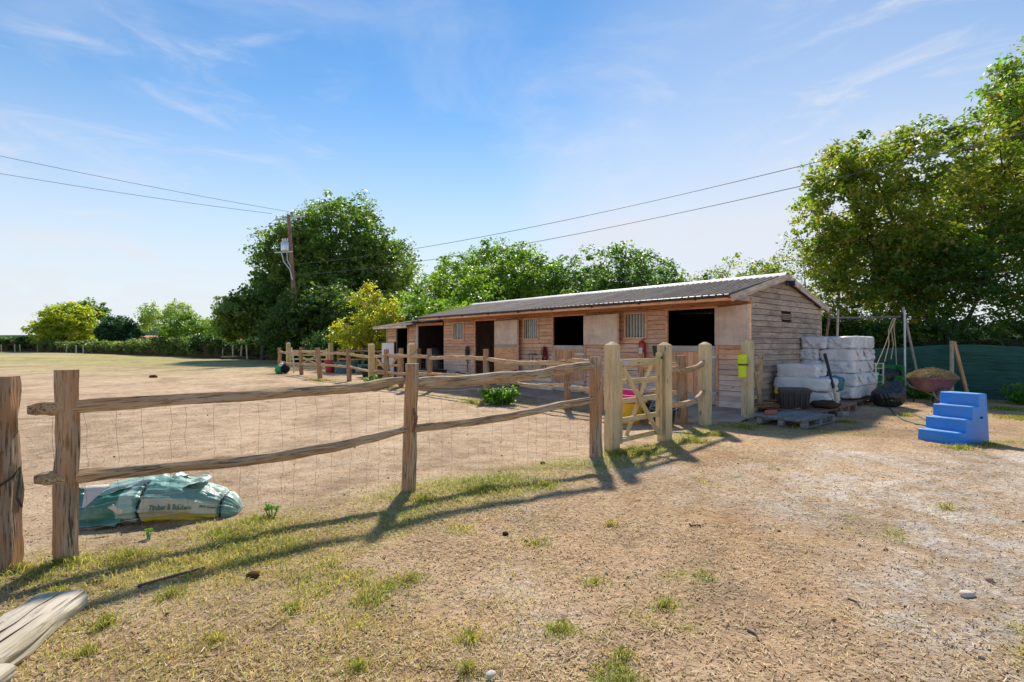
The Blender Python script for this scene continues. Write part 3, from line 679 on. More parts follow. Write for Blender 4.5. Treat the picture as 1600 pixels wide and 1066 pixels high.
box('motion_sensor', (.162, 1.36, 2.68), (.21, 1.42, 2.75), 'rubber', st, .01)

# ------------------------------------------------------------------ small shed with an open bay at the far left end
sh = thing('store_shed', 'small timber shed with open doorway beyond the left end of the stable block', 'shed', tuple(P0), BROT)
sA, sB = 15.98, 13.38
siding(sh, -sA, -sB, .03, 2.12, 0, 'siding', holes=[(-15.15, -14.16, 0, 2.05)], sd=11)
box('corner_trim', (-sB-.03, -.05, .03), (-sB+.05, -.002, 2.2), 'white', sh, .004, (.9, .85, .8)); box('corner_trim', (-sA-.03, -.05, .03), (-sA+.03, -.002, 2.12), 'palewood', sh, .004)
box('door_jamb', (-15.21, -.045, .03), (-15.151, .02, 2.08), 'palewood', sh, .003); box('door_jamb', (-14.159, -.045, .03), (-14.10, .02, 2.08), 'redwood', sh, .003, (1.5, 1.7, 1.9))
box('shed_wall', (-sA, .03, .0), (-sA+.03, 2.4, 2.2), 'darkwood', sh); box('shed_wall', (-sB-.0, .0, .0), (-sB+.03, 2.4, 2.2), 'darkwood', sh); box('shed_wall', (-sA, 2.4, 0), (-sB, 2.43, 2.3), 'darkwood', sh)
siding(sh, -sB+.03, -LEN-.05, .05, 2.3, 1.5, 'darkbrown', holes=(), sd=12, tint=False, pitch=.13)
box('bay_roof', (-sB+.03, -.3, 2.20), (-LEN-.05, 2.4, 2.26), 'darkwood', sh); box('header_board', (-sB+.05, -.06, 2.10), (-LEN-.03, -.02, 2.199), 'redwood', sh, .003)
corrugated(sh, sB-.05, sA+.35, -.55, 2.12, 2.5, 2.62, sd=9)
bar('fascia_board', (-sA-.33, -.54, 2.075), (-sB+.02, -.54, 2.075), .022, .10, 'gable', sh, bev=.003, color=(1.6, 1.55, 1.5)); bar('verge_board', (-sA-.36, -.56, 2.08), (-sA-.36, 2.5, 2.60), .022, .1, 'gable', sh, bev=.003)

# ------------------------------------------------------------------ things hung on or standing by the stable wall
def W3P(s, t, h): return tuple(B2W(s, t, h))
def halter(s, h, label, mat, sd):
    o = thing('head_collar', label, 'halter', W3P(s, -.03, h), BROT); rng = random.Random(sd)
    tube('wall_hook', [(0, 0, .02), (0, -.05, .02), (0, -.055, .05)], .008, 'galv', o)
    for k in range(6):
        w = rng.uniform(.04, .11); L = rng.uniform(.22, .5); x = rng.uniform(-.03, .03); y = -.035-.008*k
        pts = [(x+w*math.cos(a)*.9+rng.uniform(-.01, .01), y-.01*math.sin(a*2), -L/2-.0+L/2*math.sin(a)) for a in np.linspace(math.pi/2, math.pi*2.5, 13)]
        tube('strap', pts, .013, mat, o, 6)
    for k in range(3):
        x = rng.uniform(-.09, .09); tube('lead_rope', [(x*.3, -.05, 0), (x, -.06, -.3), (x*1.2+rng.uniform(-.03, .03), -.05, -.62-.15*k)], .010, mat if k else 'blackpl', o, 6)
    for x, z in ((-.05, -.25), (.06, -.32)): tube('buckle_ring', [(x+.022*math.cos(a), -.085, z+.022*math.sin(a)) for a in np.linspace(0, 2*math.pi, 9)], .004, 'galv', o, 5)
halter(9.86, 1.30, 'tangled dark head collars hanging left of the left doorway', 'blackpl', 3)
halter(5.98, 1.30, 'burgundy head collar hanging left of the middle doorway', 'darkred', 4)
o = thing('tool_rack', 'black wall rack with hanging grooming tools under the middle barred window', 'rack', W3P(6.5, -.03, 1.08), BROT)
bar('rack_bar', (-.16, -.05, 0), (.16, -.05, 0), .06, .035, 'blackpl', o, bev=.004)
for k, x in enumerate((-.12, -.05, .03, .11)): tube('hanging_tool', [(x, -.07, 0), (x+.01, -.075, -.25), (x-.01, -.07, -.42-.05*(k % 2))], .009, 'galv' if k % 2 else 'blackpl', o, 6)
tube('hanger_wire', [(-.1, -.03, .02), (-.04, -.02, .40), (.06, -.03, .02)], .005, 'galv', o, 5)
o = thing('fire_extinguisher', 'red fire extinguisher fixed to the wall under the right barred window', 'fire extinguisher', W3P(2.55, -.11, 1.05), BROT)
b_ = lathe('cylinder', [(.0, 0), (.065, .0), (.075, .02), (.075, .33), (.06, .38), (.03, .41), (.025, .43)], 'red', o); box('label_band', (-.05, -.079, .12), (.05, -.073, .25), 'white', o)
bar('handle', (-.02, 0, .45), (.08, -.02, .47), .02, .02, 'blackpl', o); tube('discharge_hose', [(.0, -.02, .43), (-.07, -.03, .38), (-.085, -.02, .2), (-.08, -.02, .0), (-.07, -.03, -.06)], .012, 'blackpl', o, 6); box('bracket', (-.04, .06, .2), (.04, .11, .24), 'galv', o)
o = thing('feed_bucket', 'black bucket hung beside the right doorway', 'bucket', W3P(2.12, -.12, 1.10), BROT); lathe('bucket_body', [(.0, 0), (.09, .0), (.12, .23), (.128, .23), (.128, .25), (.113, .25), (.09, .02), (0, .02)], 'blackpl', o); tube('bucket_handle', [(-.12, 0, .24), (-.08, 0, .34), (0, .03, .38), (.08, 0, .34), (.12, 0, .24)], .005, 'galv', o, 5)
o = thing('water_butt', 'dark round water butt with domed lid at the left end of the stable', 'water butt', W3P(11.95, -.15, 0), BROT)
lathe('barrel', [(0, 0), (.24, 0), (.27, .03), (.30, .35), (.31, .55), (.30, .85), (.275, 1.02)], 'blackpl', o, n=28, color=(3, 3, 3)); lathe('lid', [(.275, 1.0), (.295, 1.0), (.295, 1.05), (.26, 1.09), (.18, 1.20), (.1, 1.24), (0, 1.25)], 'rubber', o, n=28); tube('tap', [(0, -.3, .2), (0, -.38, .2), (0, -.38, .15)], .015, 'blackpl', o)
o = thing('wire_crate', 'low grey mesh crate on the ground below the halters at the left wall', 'crate', W3P(10.9, -.85, .05), BROT)
box('crate_top', (-.5, -.3, .40), (.5, .3, .43), 'rubber', o, .005)
for x in np.linspace(-.5, .5, 22): bar('crate_bar', (x, -.31, .0), (x, -.31, .40), .012, .012, 'galv', o, (1, 0, 0))
box('crate_inside', (-.49, -.28, .01), (.49, .28, .39), 'rubber', o)
for z in (.02, .2, .38): bar('crate_rail', (-.5, -.32, z), (.5, -.32, z), .01, .02, 'galv', o)
o = softbox('rubber_heap', W3P(9.75, -.55, .2), (.75, .5, .36), 'blackpl', None, 5, 12, 3, .14, BROT); tag(o, 'heap of black rubber and rope left of the open tall door', 'rubbish heap')
o = softbox('dark_rug', W3P(7.1, -.25, .30), (.28, .3, .55), 'navy', None, 6, 10, 3, .12, BROT); tag(o, 'crumpled dark horse rug on the ground behind the open tall door', 'horse rug')

# ------------------------------------------------------------------ fences
def post(parent, x, y, h, w, seed, lean=(0, 0), mat='cleftpost', name='fence_post', color=None, d=None):
    z = g1(x, y); P = [(x, y, z-.15), (x+lean[0]*.5+.012*random.Random(seed).uniform(-1, 1), y+lean[1]*.5, z+h*.5), (x+lean[0], y+lean[1], z+h)]
    o = cleft(name, P, w, d or w*.85, mat, parent, seed, ns=13, amp=.12, seg=.05, up=(0, 1, 0), taper=.93, color=color, power=2.8)
    return o
def sqpost(parent, x, y, h, w, rz, name='gate_post', mat='treated', color=None):
    z = g1(x, y)-.1; H = h+.1; c = .045; b = .0035
    V = []
    for zz, ww in ((0, w/2), (H-.045, w/2), (H, w/2-.058)):
        for sx, sy in ((-1, -1), (1, -1), (1, 1), (-1, 1)): V.append((zz, sx*ww, sy*ww))
    F = [(0, 1, 2, 3), (11, 10, 9, 8)]
    for k in range(2):
        for i in range(4): F.append((4*k+i, 4*k+4+i, 4*k+4+(i+1) % 4, 4*k+(i+1) % 4))
    me = mesh_of(name, V, F); fixn(me)
    m = Matrix.Translation((x, y, z)) @ Matrix.Rotation(rz, 4, 'Z') @ Matrix.Rotation(R(-90), 4, 'Y')
    import bmesh
    bm = bmesh.new(); bm.from_mesh(me); bmesh.ops.bevel(bm, geom=bm.edges[:], offset=b, segments=1, affect='EDGES'); bm.to_mesh(me); bm.free()
    return link(name, me, mat, parent, m, color)
def rail(parent, pts, w, h, seed, name='fence_rail', mat='cleft', color=None):
    return cleft(name, pts, w, h, mat, parent, seed, ns=10, amp=.15, seg=.06, ends=.7, color=color, power=2.6)
def netting(parent, runs, h0, h1, sd, r=.0011, dx=.15, off=.06):
    vf = []; rng = random.Random(sd)
    for (ax, ay), (bx, by) in zip(runs[:-1], runs[1:]):
        L = math.hypot(bx-ax, by-ay); ux, uy = (bx-ax)/L, (by-ay)/L; nx, ny = -uy*off, ux*off; n = max(2, int(L/dx))
        hs_ = [h0, h0+.13, h0+.28, h0+.45, h0+.65, h1]
        for hh in hs_:
            pts = []
            for i in range(n+1):
                q = i/n; sag = .025*math.sin(q*math.pi)*(1 if hh > h0 else .4)+.012*float(vn(i*.6, hh*9, sd)); x, y = ax+ux*L*q+nx, ay+uy*L*q+ny; pts.append((x, y, g1(x, y)+hh-sag))
            vf.append(tubevf(pts, r, 3, False))
        for i in range(n):
            q = (i+.5+rng.uniform(-.2, .2))/n; x, y = ax+ux*L*q+nx, ay+uy*L*q+ny; z = g1(x, y)
            pts = [(x+.014*float(vn(i, k*1.7, sd))+.010*(k % 2), y+.012*float(vn(i, k*1.3, sd+4)), z+hh-.02*math.sin(q*math.pi)) for k, hh in enumerate(np.linspace(h0, h1, 9))]
            vf.append(tubevf(pts, r, 3, False))
    V, F = join(*vf); o = link('wire_netting', mesh_of('wire_netting', V, F), 'wire', parent); o['kind'] = 'stuff'; return o
ff = thing('front_fence', 'nearest cleft rail fence of three posts with two sagging rails across the foreground', 'fence')
post(ff, -2.80, 3.22, 1.20, .128, 41, (.0, .0)); post(ff, -.98, 4.81, 1.19, .132, 42, (.04, 0), d=.12); post(ff, 1.02, 6.19, 1.21, .155, 43, (0, 0), color=(.95, .95, .97))
rail(ff, [(-3.02, 3.19, .985), (-2.80, 3.20, 1.0), (-2.3, 3.63, 1.01), (-1.7, 4.17, 1.015), (-1.35, 4.48, 1.01), (-1.02, 4.77, 1.06)], .085, .085, 51)
rail(ff, [(-2.96, 3.17, .56), (-2.80, 3.20, .565), (-2.3, 3.65, .53), (-1.9, 4.0, .50), (-1.4, 4.44, .54), (-1.02, 4.75, .60)], .085, .085, 52)
rail(ff, [(-.99, 4.79, 1.035), (-.45, 5.2, 1.02), (.1, 5.55, 1.04), (.55, 5.87, 1.09), (1.00, 6.17, 1.15)], .09, .115, 53)
rail(ff, [(-1.04, 4.74, .60), (-.7, 5.0, .60), (-.1, 5.42, .62), (.45, 5.8, .68), (1.00, 6.17, .73)], .085, .085, 54)
netting(ff, [(-3.1, 3.0), (-2.80, 3.22), (-.98, 4.81), (1.02, 6.19)], .04, .93, 5, off=.09)
V_, F_ = tubevf([(-.91, 4.74, .80), (-.885, 4.72, .72), (-.895, 4.72, .64), (-.92, 4.73, .58)], [.008, .02, .016, .006], 6); link('loose_bark', mesh_of('loose_bark', V_, F_, True), 'cleftpost', ff, None, (.6, .4, .35))
ef = thing('end_fence_post', 'leaning cleft post cut by the left edge with black strap round it', 'fence post')
post(ef, -3.10, 3.09, 1.17, .20, 44, (-.0, 0), color=(.78, .76, .74)); bar('rail_end', (-3.5, 2.86, .96), (-3.09, 2.99, .965), .05, .07, 'white', ef, bev=.006); bar('rail_end', (-3.5, 2.82, .52), (-3.085, 2.99, .52), .04, .12, 'white', ef, bev=.006)
z0 = g1(-3.1, 3.09)
tube('strap', [(-3.22, 3.02, .56), (-3.12, 2.97, .565), (-3.01, 3.0, .56), (-2.985, 3.06, .60), (-2.95, 3.07, .66), (-2.945, 3.06, .56), (-2.95, 3.05, .48), (-2.91, 3.04, .43)], .007, 'blackpl', ef, 6)

# gate posts and the passage between paddock and yard
def gpost(x, y, h, w, rz, label, **k):
    o = sqpost(None, x, y, h, w, rz, **k); return tag(o, label, 'gate post', 'square gate posts by the yard entrance')
gpost(1.285, 6.58, 1.40, .145, R(32), 'square treated post hinging the five bar gate, right of the end cleft post')
gpost(2.22, 7.45, 1.42, .155, R(38), 'square post at the latch side of the five bar gate')
gpost(3.31, 8.78, 1.43, .155, R(28), 'square post at the right end of the two short curved rails')
hp = gpost(4.38, 9.52, 1.49, .16, R(30), 'square post by the stable corner with a hi-vis band strapped on it')
hv = thing('hi_vis_leg_wrap', 'bright yellow wrap with black strap hung on the post by the stable corner', 'hi-vis wrap', (4.255, 9.455, g1(4.3, 9.4)))
vfs = []
for z_0, z_1, w0, w1 in ((.78, 1.20, .085, .072), ):
    n = 7; V = []; F = []
    for j in range(n+1):
        z = z_0+(z_1-z_0)*j/n; w = (w1+(w0-w1)*j/n)/1
        for i in range(7):
            a = math.pi*(i/6); V.append((-math.cos(a)*w, -.035*math.sin(a)-.012*float(vn(i, j*.8, 3)), z))
        for i in range(7):
            a = math.pi*(1-i/6); V.append((-math.cos(a)*w, .01, z))
    for j in range(n):
        for i in range(14): F.append((j*14+i, j*14+(i+1) % 14, (j+1)*14+(i+1) % 14, (j+1)*14+i))
link('wrap_body', mesh_of('wrap_body', V, F, True, 50), 'hivis', hv); box('black_strap', (-.085, -.052, 1.0), (.085, -.01, 1.028), 'blackpl', hv)
def field_gate(name, label, p0, p1, h, nr, color=(1, 1, 1), braces=1, group='timber field gates', zb=.12, mat='treated', catch=True, w=.075):
    p0 = Vector(p0); p1 = Vector(p1); L = (p1-p0).length; g = thing(name, label, 'gate', (p0.x, p0.y, g1(p0.x, p0.y)), math.atan2(p1.y-p0.y, p1.x-p0.x), group)
    bar('hanging_stile', (.03, 0, zb-.04), (.03, 0, h+.03), w, .06, mat, g, (1, 0, 0), .004, color); bar('meeting_stile', (L-.04, 0, zb-.05), (L-.04, 0, h+.12), w, .07, mat, g, (1, 0, 0), .006, color)
    zs = np.linspace(zb, h, nr)
    for i, z in enumerate(zs): bar('gate_rail', (.06, 0, z), (L-.075, 0, z), .028 if i < nr-1 else .05, .07 if i < nr-1 else .09, mat, g, (0, 0, 1), .004, color)
    bar('diagonal_brace', (.07, -.029, h-.06), (L-.10, -.029, zb-.02), .024, .07, mat, g, (0, 0, 1), .003, color)
    if braces > 1: bar('diagonal_brace', (L-.2, .029, h-.04), (.22, .029, zb), .024, .06, mat, g, (0, 0, 1), .003, tuple(c*1.1 for c in color))
    bar('strap_hinge', (-.05, -.032, h), (.26, -.032, h), .006, .05, 'galv', g); bar('strap_hinge', (-.05, -.032, zb), (.16, -.032, zb), .006, .04, 'galv', g)
    if catch: bar('gate_catch', (L-.04, -.05, h+.05), (L-.04, .03, h+.05), .035, .035, 'gutter', g)
    return g
field_gate('five_bar_gate', 'closed five bar gate with crossed braces between two square posts in the foreground', (1.375, 6.66, 0), (2.14, 7.38, 0), 1.13, 5, (.95, .93, .82), 2)
field_gate('five_bar_gate', 'narrow open gate folded back against the gable beside the hi-vis wrap', (4.50, 9.66, 0), (5.03, 10.36, 0), 1.06, 5, (.85, .8, .78), 1)
sr = thing('passage_fence', 'two short curved rails between square posts right of the five bar gate', 'fence')
rail(sr, [(2.29, 7.55, 1.02), (2.7, 8.0, .98), (3.05, 8.42, 1.02), (3.27, 8.72, 1.10)], .08, .085, 61); rail(sr, [(2.29, 7.55, .50), (2.7, 8.0, .44), (3.05, 8.42, .50), (3.27, 8.72, .58)], .08, .09, 62)

# inner fence between paddock and stable yard
yf = thing('yard_fence', 'long cleft rail fence curving from the yard gate to the far corner of the paddock', 'fence')
yp = [(2.96, 8.90, 1.20, .17), (2.38, 9.30, 1.23, .12), (1.18, 10.80, 1.24, .15), (-.61, 12.65, 1.27, .16), (-2.39, 14.8, 1.25, .15), (-3.99, 16.3, 1.24, .17)]
yq = [(-6.03, 19.0, 1.24, .17), (-7.75, 20.7, 1.24, .2), (-9.43, 22.9, 1.24, .17), (-11.0, 24.3, 1.21, .17)]
for i, (x, y, h, w) in enumerate(yp+yq): post(yf, x, y, h, w, 70+i, (random.uniform(-.05, .05) if i != 7 else -.12, 0), color=(.95, .9, .85) if i % 2 else (.85, .78, .72))
seq = yp+yq
for i in range(len(seq)-1):
    a, b_ = seq[i], seq[i+1]
    if i in (5,): pass
    for k, hh in enumerate((1.02, .52)):
        n = 5; pts = [(a[0]+(b_[0]-a[0])*q, a[1]+(b_[1]-a[1])*q-.03, hh-.05*math.sin(math.pi*q)*((i*7+k*3) % 3-.6)+.04*(((i*5+k) % 3)-1)*q) for q in np.linspace(-.01, 1.01, n)]
        rail(yf, pts, .08, .10 if k == 0 else .085, 90+i*3+k, color=(1.3, 1.27, 1.2))
netting(yf, [(p[0], p[1]) for p in yp], .04, .88, 8, r=.0014, off=-.07)
gp2 = [((-4.72, 17.2), 1.41, 'square post at the left side of the middle yard gate'), ((-3.05, 15.5), 1.42, 'tall square post in line with the right jamb of the store shed doorway'),
       ((-12.1, 27.7), 1.45, 'tallest square post at the far left end of the paddock fence'), ((-9.45, 26.7), 1.44, 'square post at the right side of the far paddock gate')]
for i, ((x, y), h, lb) in enumerate(gp2): o = sqpost(None, x, y, h, .19, R(25+i*7), color=(1.02, .98, .85)); tag(o, lb, 'gate post', 'square gate posts in the far yard')
o = post(None, -3.55, 16.4, 1.25, .16, 101, color=(1, .9, .8)); tag(o, 'round fence post between the tall square post and the middle yard gate', 'fence post')
o = post(None, -3.45, 19.0, 1.22, .17, 102, color=(.6, .55, .5)); tag(o, 'dark post in front of the open bay beside the store shed', 'fence post')
field_gate('field_gate', 'timber gate with diagonal braces in front of the store shed', (-4.62, 17.3, 0), (-3.62, 16.55, 0), .98, 4, (1, .97, .9), 2, w=.09, catch=False)
field_gate('field_gate', 'far timber gate with crossed braces behind the bent end of the yard fence', (-11.95, 27.6, 0), (-9.7, 26.9, 0), 1.0, 5, (1.1, 1.06, 1.0), 2, w=.09, catch=False)
rf = thing('rear_fence', 'farthest post and rail fence running behind the yard to the store shed', 'fence')
rp = [(-9.15, 27.0), (-7.6, 26.1), (-5.9, 25.0), (-4.3, 23.9)]
for i, (x, y) in enumerate(rp): post(rf, x, y, 1.18, .17, 110+i, color=(.75, .68, .62))
for i in range(3):
    for k, hh in enumerate((1.04, .60)): a, b_ = rp[i], rp[i+1]; rail(rf, [(a[0], a[1]-.08, hh), ((a[0]+b_[0])/2, (a[1]+b_[1])/2-.08, hh-.03), (b_[0], b_[1]-.08, hh)], .08, .09, 120+i*2+k, color=(1.1, 1.0, .9))
bf = thing('boundary_fence', 'post and rail fence at the far left of the yard under the oak', 'fence')
rp = [(-12.3, 28.0), (-13.6, 31.5), (-14.9, 34.5)]
for i, (x, y) in enumerate(rp[1:]): post(bf, x, y, 1.2, .17, 130+i, color=(.7, .62, .56))
for i in range(2): a, b_ = rp[i], rp[i+1]; rail(bf, [(a[0], a[1], .95), (b_[0], b_[1], .95)], .08, .1, 135+i, color=(.8, .75, .7))

# bits and pieces in the far yard
o = thing('grey_board', 'pale grey board standing on edge in front of the store shed', 'board', (-4.98, 20.6, 0), R(-12)); box('board_panel', (-.27, -.03, .05), (.27, .03, 1.42), 'ridge', o, .004, (1.15, 1.15, 1.15)); box('board_edge', (.271, -.05, .05), (.33, .05, 1.46), 'darkwood', o)
o = tube('white_pole', [(-10.35, 24.3, 0), (-10.42, 24.4, .6), (-10.55, 24.5, 1.2)], .035, 'white', None, 8); tag(o, 'slim white pole leaning on the yard fence beside the green ball net', 'pole')
o = thing('toy_heap', 'green and blue toys heaped at the foot of the white pole', 'toys', (-10.75, 23.9, 0))
for k, (x, z, r, m_) in enumerate(((-.1, .18, .2, 'green'), (.16, .22, .2, 'navy'), (.0, .38, .12, 'white'))): softbox('ball', (x, 0, z), (2*r, 2*r, 2*r), m_, o, k, 8, 2.2, .05)
def tub(at, dims, mat, label, rz=0, sd=1):
    o = thing('plastic_tub', label, 'tub', (at[0], at[1], g1(*at)), rz, 'oddments in the far yard'); L, w, h = dims; V = []; F = []
    prof = [(.78, 0), (.9, .5), (1.0, .93), (1.06, .93), (1.06, 1.0), (.95, 1.0), (.86, .5), (.74, .08)]; n = 20
    for s_, z in prof:
        for k in range(n):
            a = 2*math.pi*k/n; c, s2 = math.cos(a), math.sin(a); q = (abs(c)**3+abs(s2)**3)**(-1/3); V.append((c*q*s_*L/2, s2*q*s_*w/2, z*h))
    for i in range(len(prof)-1):
        for k in range(n): F.append((i*n+k, i*n+(k+1) % n, (i+1)*n+(k+1) % n, (i+1)*n+k))
    F.append(tuple(range(n))[::-1]); F.append(tuple((len(prof)-1)*n+k for k in range(n)))
    link('tub_body', mesh_of('tub_body', V, F, True, 45), mat, o); softbox('contents', (0, 0, h*.62), (L*.8, w*.8, h*.5), 'navy' if sd % 2 else 'rubber', o, sd, 8, 3, .12); return o
tub((-7.9, 24.3), (1.1, .7, .55), 'bluegreen', 'long blue grey tub seen between the far fence posts', .2, 1); tub((-6.6, 23.6), (1.0, .6, .45), 'teal', 'teal tub left of the middle square post', -.1, 2)
tub((-6.0, 21.7), (.8, .6, .45), 'rubber', 'dark tub of rubbish nearest the middle square post', .3, 3); o = tub((-8.8, 24.8), (.5, .5, .6), 'red', 'small red tub by the right post of the far gate', 0, 4)
o = softbox('feed_sack', (-4.9, 19.3, .35), (.55, .4, .6), 'soil', None, 9, 9, 3, .12); tag(o, 'lumpy brown sack leaning in front of the grey board', 'sack')
# things behind the foreground gate: tubs and a water bucket
o = thing('feed_sacks', 'pink and yellow feed tubs glimpsed through the five bar gate', 'tub', (2.03, 9.15, g1(2.0, 9.1)), .5)
def openbucket(parent, name, x, y, r, h, mat, tilt=0, fill='rubber', z=0):
    m = Matrix.Translation((x, y, z)) @ Matrix.Rotation(tilt, 4, 'X'); prof = [(0, 0), (r*.78, 0), (r*.8, .01), (r*.98, h*.95), (r*1.05, h*.95), (r*1.05, h), (r*.93, h), (r*.86, h*.5), (0, h*.45)]; n = 24; V = []; F = []
    for a, z_ in prof:
        for k in range(n): V.append((a*math.cos(2*math.pi*k/n), a*math.sin(2*math.pi*k/n), z_))
    for i in range(len(prof)-1):
        for k in range(n): F.append((i*n+k, i*n+(k+1) % n, (i+1)*n+(k+1) % n, (i+1)*n+k))
    return link(name, mesh_of(name, V, F, True, 40), mat, parent, m)
openbucket(o, 'yellow_tub', 0, 0, .32, .36, 'yellow'); openbucket(o, 'pink_tub', -.02, 0, .31, .30, 'pink', .12, z=.24)
softbox('yellow_sponge', (.28, -.1, .40), (.22, .16, .14), 'yellow', o, 3, 8, 3, .1)
tag(bpy.data.objects[o.name], None, None)
for i, (x, y, r, h, m_, lb) in enumerate(((2.58, 8.75, .22, .30, 'blackpl', 'black bucket with teal rim on the ground behind the latch post'), (2.30, 9.75, .34, .25, 'navy', 'dark navy trug on the concrete behind the yellow tub'))):
    q = thing('rubber_trug', lb, 'bucket', (x, y, g1(x, y)+(.05 if i else 0))); openbucket(q, 'trug_body', 0, 0, r, h, m_); tube('trug_rim', [(r*1.03*math.cos(a), r*1.03*math.sin(a), h) for a in np.linspace(0, 2*math.pi, 25)], .010, 'teal' if i == 0 else 'blackpl', q, 6)
    tube('trug_handle', [(-r, 0, h), (-r*.6, 0, h+.12), (r*.6, .02, h+.12), (r, 0, h)], .006, 'blackpl', q, 5)

# ------------------------------------------------------------------ bales, pallets and clutter by the gable
def pallet(name, label, o_s, o_t, ls, lt, h, mat, rz=None, at=None, boards=9, color=(1, 1, 1), sd=0):
    g = thing(name, label, 'pallet', at or tuple(B2W(o_s, o_t)), BROT if rz is None else rz); rng = random.Random(sd)
    # local x: ls long (boards run along x), y: lt
    for y in (0.05, lt/2, lt-.05): bar('bottom_runner', (0, y, .012), (ls, y, .012), .09, .02, mat, g, color=color)
    for x in (.06, ls/2, ls-.06):
        for y in (.05, lt/2, lt-.05): box('block', (x-.055, y-.045, .023), (x+.055, y+.045, h-.045), mat, g, .004, color)
        bar('cross_bearer', (x, 0, h-.033), (x, lt, h-.033), .09, .02, mat, g, color=tuple(c*.8 for c in color))
    w = lt/boards
    for i in range(boards):
        f = rng.uniform(.8, 1.2); y = (i+.5)*w; bar('deck_board', (0, y, h-.011), (ls, y+rng.uniform(-.004, .004), h-.011), w-.016, .02, mat, g, (0, 0, 1), .002, tuple(c*f for c in color))
    return g
pallet('wooden_pallet', 'grey slatted pallet nearest the camera below the storage box', 0, 0, 1.22, .82, .135, 'greypallet', math.atan2(.62, .785), (4.78, 8.32, 0.01), 9, sd=1)
# the deck boards of the pallets under the bales
pallet('wooden_pallet', 'weathered pallet under the short stack of bales', 1.36, -.42, 1.22, 1.18, .125, 'greypallet', None, tuple(B2W(0.0, -.42, .01)), 9, (.8, .75, .7), 2) if False else None
pallet('wooden_pallet', 'brown pallet half hidden under the short stack of bales', 0, 0, 1.25, 1.15, .13, 'brownpallet', BROT, tuple(B2W(-.10, -.33, .01)), 8, (1.1, 1, .95), 3)
pallet('wooden_pallet', 'dark brown pallet with arched bearers under the front of the tall stack', 0, 0, 1.30, 1.0, .16, 'brownpallet', BROT, tuple(B2W(-.10, .84, .01)), 7, (1.4, 1.2, 1.15), 4)
pallet('wooden_pallet', 'rearmost pallet under the back of the tall stack of bales', 0, 0, 1.12, 1.9, .13, 'brownpallet', BROT, tuple(B2W(-.10, 1.95, .01)), 12, (.8, .8, .8), 5)
bales = 0
def bale(s0, s1, t0, t1, z0, z1, label, sd, squash=0):
    c = B2W((s0+s1)/2, (t0+t1)/2, (z0+z1)/2); rng = random.Random(sd)
    def fn(B, D):
        # flaps of gathered film at the two long ends, sagging top
        ax = 0 if D[0] > D[1] else 1; u = np.abs(B[:, ax])/D[ax]; B = B.copy()
        pin = np.clip((u-.86)/.14, 0, 1); B[:, ax] += np.sign(B[:, ax])*pin*.018*vn(B[:, 2]*22, B[:, 1-ax]*14, 0, sd)*1.6
        B[:, 2] -= .012*np.clip(B[:, 2]/D[2], 0, 1)*(1+vn(B[:, 0]*4, B[:, 1]*4, 0, sd)); B[:, 1-ax] += .012*np.sin(u*3)*(1 if rng.random() > .5 else -1)
        return B
    o = softbox('wrapped_bale', c, (abs(s1-s0)+.015, t1-t0+.015, z1-z0+.012), 'bale', None, sd, 18, 8, .075, BROT+rng.uniform(-.05, .05), rng.uniform(-.02, .02), rng.uniform(-.025, .025), fn, 55)
    hx, hy, hz = abs(s1-s0)/2, (t1-t0)/2, (z1-z0)/2
    for sgn, ax in ((1, 'x'), (-1, 'y')):          # gathered envelope fold of film on the faces that show
        if (ax == 'x') != (hx > hy*.8): continue
        n = 7; V = []; F = []; W_ = (hy if ax == 'x' else hx)*rng.uniform(.70, .85); dn = hz*rng.uniform(.3, .9)
        for i in range(n+1):
            for j in range(n+1):
                u, v = i/n*2-1, j/n; wob = .012*float(vn(u*3, v*4, sd, 3)); a = u*W_*(1-.75*v); z = hz*.86-(hz*.86+dn)*v*(.75+.25*(1-abs(u))); out = .012+.022*v+wob+.010*math.sin(u*9+sd)*v
                V.append((hx+out, a, z) if ax == 'x' else (a, -hy-out, z))
        for i in range(n):
            for j in range(n): k = i*(n+1)+j; F.append((k, k+1, k+n+2, k+n+1))
        f = bpy.data.objects.new('film_flap', mesh_of('film_flap', V, F, True, 60)); COL.objects.link(f); f.data.materials.append(M['bale']); f.parent = o
        md = f.modifiers.new('thickness', 'SOLIDIFY'); md.thickness = .003
    return tag(o, label, 'bale', 'white wrapped bales stacked against the gable')
rows = ['bottom', 'second', 'middle', 'fourth', 'top']; sx0, sx1, t0 = -.05, -1.17, 2.52
for r in range(5):
    z0 = .17+r*.279; z1 = z0+.279; of = [(.0, 0), (.04, -.01), (-.02, .02), (-.03, .03), (.0, .0)][r]; S0, S1, T = sx0+of[1], sx1-of[0], t0+of[1]
    if r % 2 == 0:
        mid = (S0+S1)/2+(.0, 0, .12, 0, 0)[r]; side = ('against the gable', 'outer')
        for i, (a, b_) in enumerate(((S0, mid), (mid, S1))):
            for j, (p, q) in enumerate(((T, T+.78), (T+.79, T+1.56))):
                bale(a, b_, p, q, z0, z1, f'white wrapped bale of the tall stack, {rows[r]} row {"front" if j == 0 else "back"}, {"gable side" if i == 0 else "outer side"}', 200+r*9+i*3+j)
    else:
        w = .42
        for j, (p, q) in enumerate(((T, T+.78), (T+.79, T+1.56))): bale(S0, S0-w, p, q, z0, z1, f'white wrapped bale end beside the gable in the {rows[r]} row of the tall stack, {"front" if j == 0 else "back"}', 240+r*9+j)
        for j in range(3): bale(S0-w-.01, S1, T+j*.525, T+j*.525+.515, z0, z1, f'long white bale on the outer side of the {rows[r]} row of the tall stack, {("front", "middle", "rear")[j]}', 260+r*9+j)
bale(-.13, -1.17, .86, 1.38, .15, .42, 'white wrapped bale at the bottom of the short stack behind the storage box', 301)
bale(-.12, -1.20, .82, 1.36, .425, .70, 'widest white bale in the middle of the short stack', 302)
